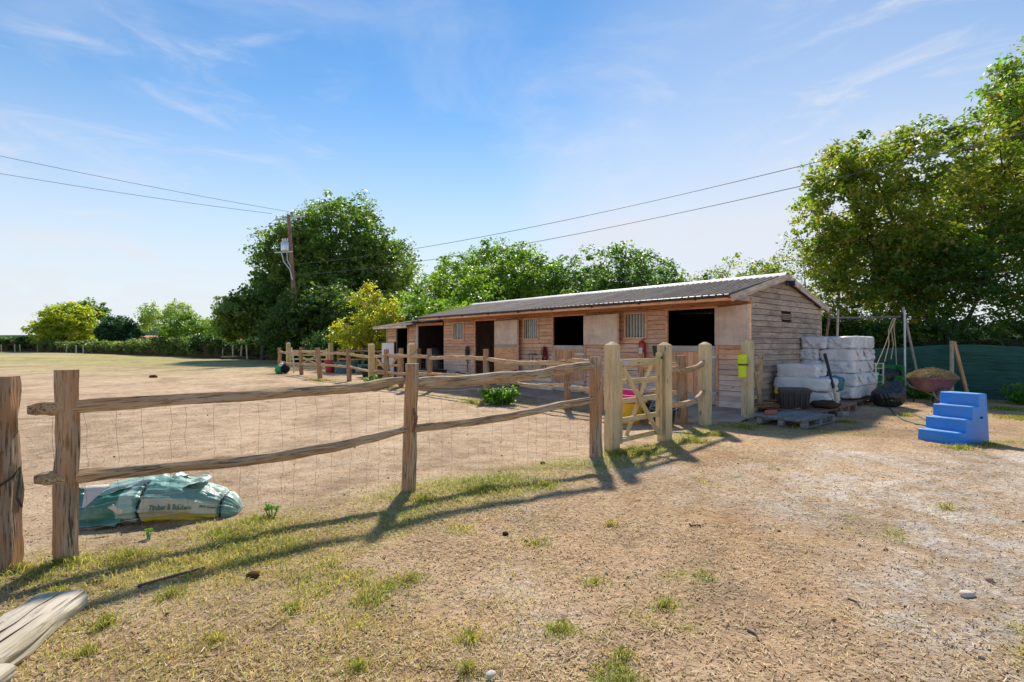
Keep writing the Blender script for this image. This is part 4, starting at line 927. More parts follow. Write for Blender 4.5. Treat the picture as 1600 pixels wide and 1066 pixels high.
bale(-.16, -.98, .84, 1.34, .70, .98, 'small white bale on top of the short stack', 303)
bale(-.18, -1.05, 1.45, 1.98, .15, .43, 'white bale low down between the two stacks', 304); bale(-.22, -1.0, 1.46, 1.96, .43, .71, 'half hidden bale between the two stacks under the dark coat', 305)
c = B2W(-.62, 1.62, .80)
o = softbox('dark_coat', c, (.62, .66, .20), 'navy', None, 21, 16, 2.6, .22, BROT, R(-12), R(14)); tag(o, 'dark coat thrown over the bales between the stacks', 'coat')
o = softbox('teal_sack', B2W(-1.06, 1.66, .56), (.24, .36, .34), 'teal', None, 22, 12, 3, .16, BROT, 0, R(15)); tag(o, 'teal sack pushed between the short and tall stacks', 'sack')
# storage box
sb = thing('storage_box', 'black plastic storage box with yellow clips on the pallet before the short stack', 'storage box', tuple(B2W(-.78, .10, .15)), R(-12))
V = []; F = []; 
for z, k in ((0, .86), (.30, .98), (.302, 1.04), (.34, 1.04)):
    for sx, sy in ((-1, -1), (1, -1), (1, 1), (-1, 1)): V.append((sx*.275*k, sy*.19*k, z))
F = [(3, 2, 1, 0), (12, 13, 14, 15)]+[(4*k+i, 4*k+(i+1) % 4, 4*k+4+(i+1) % 4, 4*k+4+i) for k in range(3) for i in range(4)]
link('box_body', mesh_of('box_body', V, F), 'blackpl', sb); bl = box('box_lid', (-.29, -.205, .341), (.29, .205, .375), 'rubber', sb, .012, (2.2, 2.2, 2.2)); box('lid_panel', (-.24, -.16, .376), (.24, .16, .384), 'rubber', bl, .003, (2.4, 2.4, 2.4))
for x in (-.285, .285): box('yellow_clip', (x-.018, -.07, .27), (x+.018, .07, .388), 'yellow', sb, .006)
for x in (-.2, -.1, 0, .1, .2): box('body_rib', (x-.012, -.196, .05), (x+.012, -.17, .29), 'blackpl', sb, .003)
# broken shovel leaning on the bales
o = thing('long_handled_shovel', 'black handled tool with wooden lower end leaning on the tall stack', 'shovel')
a = Vector(B2W(-1.42, .62, .17)); b_ = Vector(B2W(-.98, 1.25, 1.18)); mid = a.lerp(b_, .33)
tube('wooden_shaft', [a, a.lerp(b_, .17), mid], [.034, .036, .026], 'treated', o, 10); tube('black_grip', [mid, a.lerp(b_, .6), b_], [.028, .025, .033], 'blackpl', o, 10)
# loose planks, brick and debris at the foot of the gable
o = thing('plank_heap', 'heap of rotten planks and bark against the gable behind the gate', 'planks', tuple(B2W(-.45, -.25, 0)), BROT)
for k in range(9):
    rng = random.Random(k); x, y = rng.uniform(-.25, .3), rng.uniform(-.25, .35); a_ = rng.uniform(-.5, .5); l = rng.uniform(.22, .4); z = .05+k*.022
    bar('broken_plank', (x-l*math.cos(a_), y-l*math.sin(a_), z), (x+l*math.cos(a_), y+l*math.sin(a_), z+.06), rng.uniform(.06, .12), .022, 'brownpallet', o, (0, 0, 1), .003, (1.5, 1.1+.3*rng.random(), .8))
o = box('loose_brick', (-.11, -.05, 0), (.11, .05, .068), 'brick', None, .005, (1.3, 1.2, 1.1)); o.matrix_basis = Matrix.Translation((4.52, 8.98, .15)) @ Matrix.Rotation(R(30), 4, 'Z'); tag(o, 'pinkish brick on the left end of the near pallet', 'brick')
o = box('timber_offcut', (-.14, -.05, 0), (.14, .05, .09), 'greypallet', None, .006, (1.3, 1.2, 1.1)); o.matrix_basis = Matrix.Translation((6.28, 9.72, .0)) @ Matrix.Rotation(R(35), 4, 'Z'); tag(o, 'timber offcut on the ground under the corner of the dark brown pallet', 'offcut')
o = softbox('garden_rubbish', B2W(-1.20, .60, .21), (.5, .42, .12), 'soil', None, 31, 12, 3, .3, BROT); tag(o, 'damp leaf rubbish heaped on the pallet at the foot of the shovel', 'rubbish')
# black bin bag
def bagfn(B, D):
    B = B.copy(); z = B[:, 2]/D[2]; k = np.clip((z-.1)/.9, 0, 1); B[:, 0] = B[:, 0]*(1-.42*k)+.17*k; B[:, 1] *= (1-.5*k)
    a = np.arctan2(B[:, 1], B[:, 0]); f = 1+.06*np.sin(a*11+z*2+2*vn(a, z*2, 0, 3))*np.clip(z+.2, 0, 1)+.035*np.sin(a*23+7*z)+.05*vn(a*2, z*6, 0, 9); B[:, 0] *= f; B[:, 1] *= f; return B
o = softbox('bin_bag', (8.38, 11.42, .28), (.60, .52, .60), 'blackbag', None, 41, 30, 2.4, .05, 0, 0, 0, bagfn); tag(o, 'shiny full black bin bag tied at its top right corner', 'bin bag')
# aluminium rack and green crate behind
o = thing('aluminium_rack', 'silver tubular rack standing between the tall stack and the bin bag', 'rack', (8.72, 12.70, 0), .1)
for x in (.33, .53): tube('upright', [(x, 0, 0), (x, 0, .92)], .022, 'alu', o, 8)
for z in (.15, .30, .45, .62, .78, .90): tube('rung', [(-.35, .01, z), (.53, .01, z)], .016, 'alu', o, 8)
tube('upright', [(-.35, .01, .02), (-.35, .01, .92)], .018, 'alu', o, 8)
o = thing('green_crate', 'open crate of black netting behind the bin bag', 'crate', (9.55, 13.0, 0), -.3)
for a_, b2 in (((-.28, -.2, 0), (-.25, .2, .85)), ((.25, -.2, 0), (.28, .2, .85)), ((-.25, .17, 0), (.25, .2, .85)), ((-.25, -.2, .0), (.25, -.17, .6))): box('crate_side', a_, b2, 'green', o, .004, (.5, .6, .5))
softbox('black_netting_heap', (0, 0, .55), (.5, .36, .4), 'blackbag', o, 6, 10, 2.6, .2)
# swing frame
sw = thing('swing_frame', 'old metal swing frame with ropes behind the bales', 'swing frame')
tube('upright', [(10.02, 13.05, 0), (10.12, 13.2, 2.26)], .028, 'alu', sw, 10); tube('slanted_leg', [(10.58, 13.2, 0), (10.16, 13.3, 2.35)], .03, 'palewood', sw, 10, (.75, .7, .62))
tube('crossbar', [(8.42, 13.55, 2.08), (9.3, 13.4, 2.07), (10.14, 13.25, 2.10)], .024, 'rubber', sw, 10, (3, 3.1, 3)); tube('upright', [(8.50, 13.45, 0), (8.60, 13.5, 2.30)], .028, 'palewood', sw, 10, (.8, .75, .7)); tube('slanted_leg', [(8.20, 13.70, .0), (8.46, 13.6, 2.32)], .03, 'pole', sw, 8)
box('clamp', (10.06, 13.2, 2.04), (10.2, 13.32, 2.16), 'rubber', sw, .01)
for k, (x0, x1, y1, z1) in enumerate(((9.88, 9.28, 12.75, .95), (9.93, 9.02, 12.7, .80), (9.95, 9.55, 12.9, 1.0), (9.90, 9.85, 13.1, .6))):
    tube('hanging_rope', [(x0, 13.27, 2.06), (x0-.05-.12*(k < 3)*1, 13.2, 1.75), ((x0+x1)/2, (13.27+y1)/2, 1.38), (x1, y1, z1)], .011, 'rope', sw, 6)
# green windbreak netting with its posts
nb = thing('windbreak_netting', 'dark green windbreak netting strung along the right hand hedge', 'windbreak')
def net_panel():
    n = 300; m = 16; V = []; F = []; L = [0]
    for a, b2 in zip(NETL[:-1], NETL[1:]): L.append(L[-1]+math.dist(a, b2))
    for i in range(n+1):
        q = L[-1]*i/n; x = np.interp(q, L, [p[0] for p in NETL]); y = np.interp(q, L, [p[1] for p in NETL]); top = 1.30+.03*math.sin(q*1.9)-.05*math.sin(q*.8+1)
        for j in range(m+1):
            v = j/m; w = .05*float(fbm(q*.9, v*2.2, 0, 3, 3))+.035*float(fbm(q*1.6+v*2.5, v*9, 0, 7, 3))*(.4+v); V.append((x+w*.7, y+w*.75, .02+(top-.02)*v))
    for i in range(n):
        for j in range(m): a = i*(m+1)+j; F.append((a, a+m+1, a+m+2, a+1))
    me = mesh_of('netting_sheet', V, F, True); link('netting_sheet', me, 'net', nb)
net_panel()
for (x, y, h, lx, m_, c_) in ((11.02, 12.95, 1.47, 0.0, 'palewood', (.95, .85, .68)), (8.9, 15.2, 1.35, 0, 'palewood', (.7, .6, .5)), (13.2, 11.3, 1.4, 0, 'palewood', (.7, .6, .5))): tube('netting_post', [(x, y-.12, 0), (x+lx, y-.12, h)], .045, m_, nb, 8, c_)
o = bar('leaning_stake', (11.38, 12.75, 0), (11.05, 12.80, 1.45), .07, .05, 'redwood', None, (0, 1, 0), .004, (1.3, 1.6, 1.5)); tag(o, 'brown stake leaning on the round post of the green netting', 'stake')
# wheelbarrow
wb = thing('wheelbarrow', 'purple wheelbarrow heaped with straw muck, its grey wheel towards the camera', 'wheelbarrow', (9.80, 11.95, g1(9.8, 11.95)), R(-12))
V = []; F = []; n = 28
for sc_, z, yo in ((.56, .30, -.02), (.80, .44, -.01), (1.0, .60, 0), (1.06, .61, 0), (1.06, .635, 0), (.95, .625, 0), (.75, .46, 0), (.5, .33, 0)):
    for k in range(n):
        a = 2*math.pi*k/n; c, s_ = math.cos(a), math.sin(a); q = (abs(c)**3.2+abs(s_)**3.2)**(-1/3.2); V.append((c*q*.40*sc_, s_*q*.48*sc_+yo, z))
for i in range(7):
    for k in range(n): F.append((i*n+k, i*n+(k+1) % n, (i+1)*n+(k+1) % n, (i+1)*n+k))
F.append(tuple(range(n))[::-1]); F.append(tuple(7*n+k for k in range(n))); link('tray', mesh_of('tray', V, F, True, 45), 'purple', wb)
def wheel(parent):
    V = []; F = []; n = 24; prof = [(.10, -.03), (.15, -.045), (.185, -.03), (.195, 0), (.185, .03), (.15, .045), (.10, .03)]
    for r, x in prof:
        for k in range(n): V.append((x, r*math.cos(2*math.pi*k/n), r*math.sin(2*math.pi*k/n)))
    m = len(prof)
    for i in range(m):
        for k in range(n): F.append((i*n+k, i*n+(k+1) % n, ((i+1) % m)*n+(k+1) % n, ((i+1) % m)*n+k))
    me = mesh_of('wheel', V, F, True, 40); fixn(me); w = link('wheel', me, 'tyre', parent, Matrix.Translation((-.02, -.44, .195)))
    V, F = tubevf([(-.05, -.44, .195), (.01, -.44, .195)], .102, 16); link('wheel_rim', mesh_of('wheel_rim', V, F), 'white', w, None, (.8, .8, .8))
wheel(wb)
tube('frame_tube', [(-.24, .85, .62), (-.2, .5, .36), (-.14, .0, .28), (-.1, -.44, .195)], .017, 'palewood', wb, 8, (.7, .6, .45)); tube('frame_tube', [(.24, .85, .62), (.2, .5, .36), (.12, .0, .28), (.06, -.44, .195)], .017, 'palewood', wb, 8, (.7, .6, .45))
tube('front_bumper', [(-.16, -.36, .30), (-.18, -.52, .17), (-.1, -.64, .13), (.08, -.64, .13), (.2, -.56, .19), (.22, -.4, .24)], .016, 'palewood', wb, 8, (.8, .7, .5))
for x in (-.2, .2): tube('rear_leg', [(x, .3, .33), (x, .36, .0)], .016, 'rubber', wb, 8)
def straw_mound(parent, c, rx, ry, h, n, sd, name='straw_heap', ln=.10):
    rng = np.random.default_rng(sd); a = rng.uniform(0, 2*np.pi, n); r = np.sqrt(rng.uniform(0, 1, n)); x, y = r*rx*np.cos(a), r*ry*np.sin(a)
    z = h*(1-r**2.2)*(1+.25*fbm(x*5, y*5, 0, sd, 3))+rng.uniform(-.02, .03, n); d = rng.normal(0, 1, (n, 3)); d[:, 2] *= .45; d /= np.linalg.norm(d, axis=1)[:, None]; L = rng.uniform(.4, 1, n)*ln
    s = np.cross(d, rng.normal(0, 1, (n, 3))); s /= np.linalg.norm(s, axis=1)[:, None]; w = .0035; P = np.stack([x, y, z], 1)+np.array(c)
    V = np.stack([P-d*L[:, None]/2-s*w, P-d*L[:, None]/2+s*w, P+d*L[:, None]/2+s*w, P+d*L[:, None]/2-s*w], 1).reshape(-1, 3); k = rng.uniform(.55, 1.15, n)[:, None]*np.array([.62, .47, .27]); Q = np.arange(4*n).reshape(-1, 4)
    o = npmesh(name, V, quads=Q, col=np.repeat(k, 4, 0), mat='straw', parent=parent); o['kind'] = 'stuff'; return o
softbox('muck_heap', (0, 0, .62), (.72, .84, .27), 'rope', wb, 12, 14, 2.2, .10); straw_mound(wb, (0, 0, .61), .46, .52, .18, 9000, 4)
# mounting block
def mounting_block():
    g = thing('mounting_block', 'bright blue four step plastic mounting block on the dirt at the right', 'mounting block', (6.14, 7.05, g1(6.3, 7.2)-.01), math.atan2(.30, .68))
    L, Wd, H, n = .74, .47, .69, 4; prof = [(0, 0)]; rise = H/n
    xs = [0, .175, .350, .525, L]
    for i in range(n): prof += [(xs[i]+.012*(i > 0)*0, rise*(i+1)), (xs[i+1], rise*(i+1))]
    prof[0] = (-.012, 0); prof[-1] = (L, H); prof.append((L+.025, 0))
    import bmesh
    bm = bmesh.new(); A = []
    for y0, fl in ((0, 1), (Wd, 0)):
        A.append([bm.verts.new((x, y0+((-.02 if fl else .02)*(1-z/H)), z)) for x, z in prof])
    bm.faces.new(A[0]); bm.faces.new(A[1][::-1]); m = len(prof)
    for i in range(m): bm.faces.new((A[0][i], A[1][i], A[1][(i+1) % m], A[0][(i+1) % m]))
    bmesh.ops.recalc_face_normals(bm, faces=bm.faces); bmesh.ops.bevel(bm, geom=bm.edges[:], offset=.012, segments=3, affect='EDGES', profile=.5)
    me = bpy.data.meshes.new('block_body'); bm.to_mesh(me); bm.free(); me.polygons.foreach_set('use_smooth', [True]*len(me.polygons)); me.set_sharp_from_angle(angle=R(40)); link('block_body', me, 'blue', g)
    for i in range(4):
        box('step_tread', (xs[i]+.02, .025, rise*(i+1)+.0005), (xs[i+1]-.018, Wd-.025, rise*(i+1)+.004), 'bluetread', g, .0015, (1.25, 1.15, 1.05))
    b2 = softbox('hand_hold', (L-.17, -.014, H*.52), (.05, .012, .03), 'navy', g, 2, 5, 4, 0)
mounting_block()
# hose
pts = []
for px, py in ((1384, 634), (1392, 640), (1398, 648), (1412, 657), (1432, 663), (1447, 666), (1456, 668)): x, y = G(px, py); pts.append((x, y, g1(x, y)+.012))
o = tube('garden_hose', pts, .013, 'hose', None, 7); tag(o, 'green hose trailing over the dirt from the bin bag to the mounting block', 'hose')
pts = []
for px, py in ((1420, 646), (1432, 650), (1444, 656), (1450, 661), (1449, 666)): x, y = G(px, py); pts.append((x, y, g1(x, y)+.012))
o = tube('hose_end', pts, .011, 'hose', None, 7); tag(o, 'short loose hose end in the grass behind the mounting block', 'hose')

# ------------------------------------------------------------------ folded builder's bag
def builders_bag():
    g = thing('woven_bag', 'folded blue green woven builders bag with yellow band lying behind the front fence', 'bag', (-3.40, 4.0, g1(-3.2, 4.0)-.01), math.atan2(.24, 1.12))
    # a fat folded roll lying along local x (length 1.25), seam straps and loose flaps
    nu, nv = 170, 96; Lx = 1.18; V = []; F = []; C_ = []
    def surf(u, v):
        a = 2*math.pi*v; x = u*Lx; prof = (math.sin(math.pi*min(1, max(0, .03+u*.96)))**.33); r = .185*prof
        r *= 1+.16*float(fbm(u*3.1, math.cos(a)*1.2, math.sin(a)*1.2, 5, 3)); c, s_ = math.cos(a), math.sin(a)
        crease = .030*abs(float(fbm(u*2.2+c*.9, s_*2.8+u*1.5, 3, 8, 3)))**.6; r -= crease
        for us in (.42, .90):
            r -= .022*math.exp(-((u-us)/.014)**2)
        pl = .006*math.sin(a*24+u*5)*(math.exp(-((u-.42)/.09)**2)+math.exp(-((u-.90)/.08)**2)); r += pl
        y = c*r*1.55; wr = (.012*abs(float(fbm(u*9+c*2, s_*4-u*6, 2, 31, 3)))+.010*abs(float(fbm(u*5-s_*3, c*7+u*9, 6, 37, 2))))*2.2; wr *= (.25 if (c < -.5 and u > .45) else 1); r -= wr; z = max(.0, s_*r*.98+.165*prof*(.85+.15*s_))*.90
        y += .07*math.sin(u*3.0+.3); z += .02*math.sin(math.pi*u)*max(0, s_); return Vector((x, y, z))
    for i in range(nu+1):
        for j in range(nv):
            u, v = i/nu, j/nv; V.append(surf(u, v)); a = 2*math.pi*v; s_ = math.sin(a); c = math.cos(a)
            col = (.36, .52, .46) if float(vn(u*4, v*5, 0, 3)) > -.1 else (.16, .33, .28)
            if u < .3 and c < .3: col = (.04, .20, .15)
            w = .06+.07*math.sin(math.pi*min(1, max(0, (u-.42)/.46)))
            if c < 0 and .44 < u < .885:
                d = s_-(-.55)
                if -.32 < d < .34: col = (.62, .52, .06)
                elif .34 <= d < 1.05: col = (.52, .52, .38)
            C_.append(col)
    for i in range(nu):
        for j in range(nv): F.append((i*nv+j, (i+1)*nv+j, (i+1)*nv+(j+1) % nv, i*nv+(j+1) % nv))
    F.append(tuple(range(nv))); F.append(tuple(nu*nv+j for j in range(nv))[::-1])
    me = mesh_of('bag_body', V, F, True); fixn(me); at = me.color_attributes.new('Col', 'FLOAT_COLOR', 'POINT')
    for i, c in enumerate(C_): at.data[i].color = (*c, 1)
    body = link('bag_body', me, 'bag', g)
    # printed words wrapped onto the side facing the camera
    for txt, u0, size, sv in (('Timber & Builders', .50, .045, .488), ('Merchants', .79, .034, .478)):
        cu = bpy.data.curves.new('tmp', 'FONT'); cu.body = txt; cu.size = size; cu.resolution_u = 2; cu.offset = .0016; to = bpy.data.objects.new('tmp', cu); COL.objects.link(to)
        bpy.context.view_layer.update(); dm = bpy.data.meshes.new_from_object(to.evaluated_get(bpy.context.evaluated_depsgraph_get())); bpy.data.objects.remove(to)
        if dm is None: continue
        import bmesh
        bm = bmesh.new(); bm.from_mesh(dm); bmesh.ops.triangulate(bm, faces=bm.faces); 
        for vtx in bm.verts:
            u = u0+vtx.co.x/Lx*.86; v = sv-vtx.co.y*1.25*.75; P = surf(u, v); Pu = surf(u+.004, v)-P; Pv = surf(u, v+.004)-P; nr = Pu.cross(Pv).normalized()
            if nr.y > 0: nr = -nr
            vtx.co = P+nr*.005
        bm.to_mesh(dm); bm.free(); dm.name = 'bag_lettering'; link('bag_lettering', dm, 'ink', g)
    for us in (.42, .90):
        pts = [surf(us, v)+Vector((0, 0, 0)) for v in np.linspace(0, 1, 29)]; cen = sum(pts, Vector())/len(pts); pts = [cen+(p-cen)*1.03 for p in pts]; pts = [Vector((p.x+(.03*(p.z) if us > .5 else 0), p.y, max(p.z, .004))) for p in pts]
        tube('binding_cord', pts, .008, 'hose' if us < .5 else 'gutter', g, 6, (.4, .4, .4))
    def flap(nm, q, mat_col, sd, n=14, amp=.035, th=.004):
        V = []; a, b2, c, d = (Vector(p) for p in q)
        for i in range(n+1):
            for j in range(n+1):
                u, v = i/n, j/n; p = a.lerp(b2, u).lerp(d.lerp(c, u), v); w = amp*float(fbm(u*2.5, v*2.5, sd, sd, 3)); V.append(p+Vector((w*.3, -w*.5, w)))
        m = len(V); V += [p-Vector((0, 0, th)) for p in V]; F = []
        for i in range(n):
            for j in range(n): k = i*(n+1)+j; F.append((k, k+1, k+n+2, k+n+1)); F.append((m+k, m+k+n+1, m+k+n+2, m+k+1))
        rim = [i for i in range(n+1)]+[i*(n+1)+n for i in range(1, n+1)]+[n*(n+1)+j for j in range(n-1, -1, -1)]+[i*(n+1) for i in range(n-1, 0, -1)]
        for x, y in zip(rim, rim[1:]+rim[:1]): F.append((x, y, m+y, m+x))
        me = mesh_of(nm, V, F, True, 60); fixn(me); at = me.color_attributes.new('Col', 'FLOAT_COLOR', 'POINT')
        for e_ in at.data: e_.color = (*mat_col, 1)
        link(nm, me, 'bag', g)
    flap('bag_flap', ((-.02, -.16, .02), (.36, -.22, .02), (.55, -.02, .26), (-.02, .05, .26)), (.08, .24, .21), 3, amp=.05)
    flap('bag_flap', ((-.06, .0, .01), (.04, -.06, .02), (.0, .2, .24), (-.15, .25, .18)), (.05, .20, .15), 6)
    flap('bag_flap', ((.08, -.10, .27), (.42, -.05, .29), (.80, .12, .33), (.30, .28, .31)), (.34, .50, .44), 9, amp=.06)
    flap('bag_flap', ((.60, -.12, .275), (.92, -.10, .28), (.93, .10, .30), (.66, .18, .32)), (.42, .58, .52), 12, amp=.05)
    flap('pale_flap', ((.12, -.12, .33), (.29, -.12, .335), (.18, -.235, .20), (.16, -.235, .20)), (.62, .60, .56), 4, n=6, amp=.005)
    flap('strap_loop', ((.34, -.27, .20), (.38, -.27, .215), (.46, -.29, .16), (.42, -.29, .15)), (.62, .58, .48), 5, n=5, amp=.004)
builders_bag()

# ------------------------------------------------------------------ old log in the near left corner
def old_log(name, p0, p1, w, h, sd, label):
    g = thing(name, label, 'log'); rng = random.Random(sd)
    o = cleft('log_body', [p0, tuple((Vector(p0)+Vector(p1))/2), p1], w, h, 'log', g, sd, ns=36, amp=.06, seg=.02, power=4); a, b2 = Vector(p0), Vector(p1); m, L = frame(a, b2)
    # long drying cracks: dark wedges let into the top
    for k in range(3):
        off = (k-1.0)*w*.25+rng.uniform(-.01, .01); xs = np.linspace(L*.03, L*(.75+.2*rng.random()), 24); V = []; F = []
        for i, x in enumerate(xs):
            y = off+.012*float(vn(x*6, k*3, sd)); wd = .0016*(1-abs(2*i/23-1)**3)+.0003; zt = h/2*(1-(abs(y)/(w/2))**2.5)**.4+.004
            V += [m @ Vector((x, y-wd, zt)), m @ Vector((x, y+wd, zt)), m @ Vector((x, y, zt-.03))]
        for i in range(23): F += [(3*i, 3*i+3, 3*i+4, 3*i+1), (3*i+1, 3*i+4, 3*i+5, 3*i+2), (3*i+2, 3*i+5, 3*i+3, 3*i)]
        link('drying_crack', mesh_of('drying_crack', V, F), 'soil', g)
    return g
old_log('bleached_log', (-2.37, 2.70, .03), (-2.22, 1.95, .06), .25, .12, 3, 'flat bleached cracked log in the near left corner')
old_log('short_log', (-2.17, 2.10, .03), (-2.06, 1.45, .04), .22, .11, 8, 'shorter pale log butted against the cracked log at the bottom left edge')

# ------------------------------------------------------------------ trees
def unit(n, rng):
    d = rng.normal(0, 1, (n, 3)); return d/np.linalg.norm(d, axis=1)[:, None]
def clump_centres(blobs, n, rng, sd, gap, shell=.5):
    w = np.array([(b[3]*b[4]*b[5])**(2/3) for b in blobs]); bi = rng.choice(len(blobs), n, p=w/w.sum()); B = np.array([b[:6] for b in blobs])[bi]
    d = unit(n, rng); r = (shell**3+(1-shell**3)*rng.uniform(0, 1, n))**(1/3)
    k = 1+.26*fbm(d[:, 0]*2.1+bi*7, d[:, 1]*2.1, d[:, 2]*2.1, sd, 3)+.10*rng.normal(0, 1, n)*.6
    P = B[:, :3]+d*(r*k)[:, None]*B[:, 3:]
    sc = 2.2/np.mean(B[:, 3:]); keep = fbm(P[:, 0]*sc, P[:, 1]*sc, P[:, 2]*sc, sd+2, 3) > gap; P, d = P[keep], d[keep]
    keep = P[:, 2] > .15; return P[keep], d[keep]
def leaves(P, dout, cr, per, ls, pal, rng, sd, droop=0.0, flat=.6):
    n = len(P)*per; c = np.repeat(P, per, 0); do = np.repeat(dout, per, 0); crs = np.repeat(cr*rng.uniform(.6, 1.35, len(P)), per)[:, None]
    off = unit(n, rng)*(rng.uniform(0, 1, n)**.45)[:, None]; off[:, 2] *= flat; off[:, 2] -= droop*rng.uniform(0, 1, n); p = c+off*crs; p[:, 2] = np.maximum(p[:, 2], .06)
    nr = unit(n, rng)*.9+do*.35+np.array([0, 0, .75]); nr /= np.linalg.norm(nr, axis=1)[:, None]; t = np.cross(nr, unit(n, rng)); t /= np.linalg.norm(t, axis=1)[:, None]; b = np.cross(nr, t)
    s = (ls*rng.uniform(.6, 1.3, n)*np.repeat(rng.uniform(.75, 1.35, len(P)), per))[:, None]
    V = np.stack([p-t*s*.5, p+b*s*.34+nr*s*.08, p+t*s*.55-nr*s*.06, p-b*s*.34+nr*s*.08], 1).reshape(-1, 3)
    pal = np.array(pal); ci = rng.choice(len(pal), len(P)); mixv = rng.uniform(0, 1, len(P))[:, None]; cc = pal[ci]*(1-mixv*.5)+pal[rng.choice(len(pal), len(P))]*mixv*.5
    col = np.repeat(cc, per, 0)*rng.uniform(.72, 1.28, n)[:, None]; return V, np.repeat(col, 4, 0)
def limb_vf(a, b, r0, r1, rng, n=6, wob=.12, sides=6):
    a, b = np.array(a, float), np.array(b, float); L = np.linalg.norm(b-a); pts = []
    w1, w2 = unit(2, rng)*L*wob
    for i in range(n+1):
        q = i/n; p = a+(b-a)*q+w1*math.sin(q*math.pi)+w2*.4*math.sin(q*2*math.pi); p[2] -= L*.04*math.sin(q*math.pi) if False else 0; pts.append(tuple(p))
    return tubevf(pts, list(np.linspace(r0, r1, n+1)), sides), pts
M['bark'] = wood('bark', (.05, .04, .03), (.13, .10, .075), (.20, .165, .13), knots=False, bump=1.0, sx=3, sy=6)
def tree(name, label, base, trunks, blobs, nc, per, ls, cr, pal, sd, gap=-.35, th=1.8, tr=.16, shell=.5, nb=30, group=None, droop=0.0, cat='tree', flat=.6, lean=(0, 0), twig=.01):
    rng = np.random.default_rng(sd); g = thing(name, label, cat, (base[0], base[1], 0), 0, group); off = np.array([base[0], base[1], 0])
    P, d = clump_centres(blobs, nc, rng, sd, gap, shell); V, col = leaves(P, d, cr, per, ls, pal, rng, sd, droop, flat)
    o = npmesh('crown', V-off, quads=np.arange(len(V)).reshape(-1, 4), col=col, mat='leaf', parent=g)
    vf = []; tips = []
    for k in range(trunks):
        a = rng.uniform(0, 6.28); e = (base[0]+lean[0]+.25*math.cos(a)*(trunks > 1), base[1]+lean[1]+.25*math.sin(a)*(trunks > 1), th*rng.uniform(.9, 1.2)); t, pts = limb_vf((base[0]+.12*math.cos(a)*(trunks > 1), base[1], -.1), e, tr*1.3, tr*.8, rng, 6, .03, 9); vf.append(t); tips.append(e)
    V1, F1 = join(*vf); to = link('trunk', mesh_of('trunk', [tuple(np.array(v)-off) for v in V1], F1, True), 'bark', g)
    vf = []
    # limbs reach from the trunk heads into each lobe, branches from the limbs to the clumps
    nodes = []
    for b in blobs:
        s = min(tips, key=lambda q: (q[0]-b[0])**2+(q[1]-b[1])**2); e = (b[0]+rng.uniform(-.2, .2)*b[3], b[1]+rng.uniform(-.2, .2)*b[4], b[2]+b[5]*.35); t, pts = limb_vf(s, e, tr*.7, tr*.22, rng, 8, .09, 7); vf.append(t); nodes += pts[2:]
    N = np.array(nodes)
    for i in rng.choice(len(P), min(nb, len(P)), replace=False):
        q = P[i]; dd = np.linalg.norm(N-q, axis=1)+np.maximum(0, N[:, 2]-q[2])*1.2; s = N[np.argmin(dd)]; t, pts = limb_vf(s, q, tr*.2, twig, rng, 5, .08, 4); vf.append(t); 
        if rng.uniform() < .5: N = np.vstack([N, np.array(pts[2:4])])
    V1, F1 = join(*vf); link('limbs', mesh_of('limbs', [tuple(np.array(v)-off) for v in V1], F1, True), 'bark', g)
    return g
OAKP = [(.055, .095, .022), (.075, .125, .028), (.10, .15, .038), (.045, .08, .022), (.13, .16, .05)]
HAZ = [(.080, .135, .020), (.115, .175, .025), (.060, .105, .020), (.15, .20, .035)]
MAP = [(.125, .155, .022), (.090, .130, .020), (.165, .18, .030), (.065, .10, .018), (.19, .155, .035)]
YEL = [(.26, .23, .03), (.22, .22, .03), (.14, .17, .025), (.32, .26, .045)]
tree('oak_tree', 'largest rounded dark green oak behind the utility pole', (-16, 46.5), 1,
     [(-15.6, 46, 10.3, 4.6, 4.2, 4.4), (-19.3, 46, 8.6, 3.8, 4, 3.8), (-12.4, 46, 7.6, 3.9, 4, 3.6), (-16, 45, 5.2, 6.4, 4.6, 3.6), (-20.6, 45.5, 5.6, 2.4, 3, 2.2)], 2500, 30, .27, .75, OAKP, 1, -.42, 4, .45, .55, 60)
tree('low_tree', 'round topped tree at the left foot of the oak with its bare trunk showing', (-20.7, 42.5), 1, [(-21.6, 42, 3.9, 2.6, 2.4, 2.0), (-19.2, 42, 3.6, 2.2, 2.2, 2.0), (-23.2, 42.5, 2.9, 1.3, 1.6, 1.2)], 850, 26, .22, .5, OAKP, 2, -.45, 1.9, .16, .4, 26)
tree('dark_bush', 'dark green thicket in front of the oak, left of the yellow bush', (-13, 36), 3, [(-15, 36, 2.6, 2.0, 1.8, 2.5), (-12.2, 35.5, 2.8, 2.4, 1.8, 2.6), (-10.2, 34, 2.3, 1.8, 1.5, 2.2), (-16.4, 37, 1.9, 1.6, 1.5, 1.8)], 1150, 26, .2, .5, [(.035, .065, .02), (.05, .085, .024), (.07, .10, .03)], 3, -.6, 1.2, .12, .3, 20, cat='bush')
tree('yellow_bush', 'golden yellow leaved bush left of the store shed', (-7.2, 27.2), 3, [(-7.3, 27.2, 3.2, 1.3, 1.1, 1.35), (-8.4, 26.8, 1.9, 1.15, 1, 1.0), (-6.6, 27, 2.0, 1.3, 1, 1.3)], 420, 26, .12, .32, YEL, 4, -.35, 1.0, .07, .4, 30, cat='bush')
tree('hedge_bush', 'dark undergrowth below the yellow bush behind the rear rail fence', (-7.6, 29.0), 4, [(-10, 29.5, 1.0, 2.2, 1, 1.2), (-7, 28.6, 1.2, 2.2, .9, 1.3), (-4.6, 27.8, 1.2, 1.6, .9, 1.4)], 500, 26, .13, .35, [(.022, .045, .016), (.03, .06, .02)], 5, -.6, .6, .06, .3, 30, cat='bush')
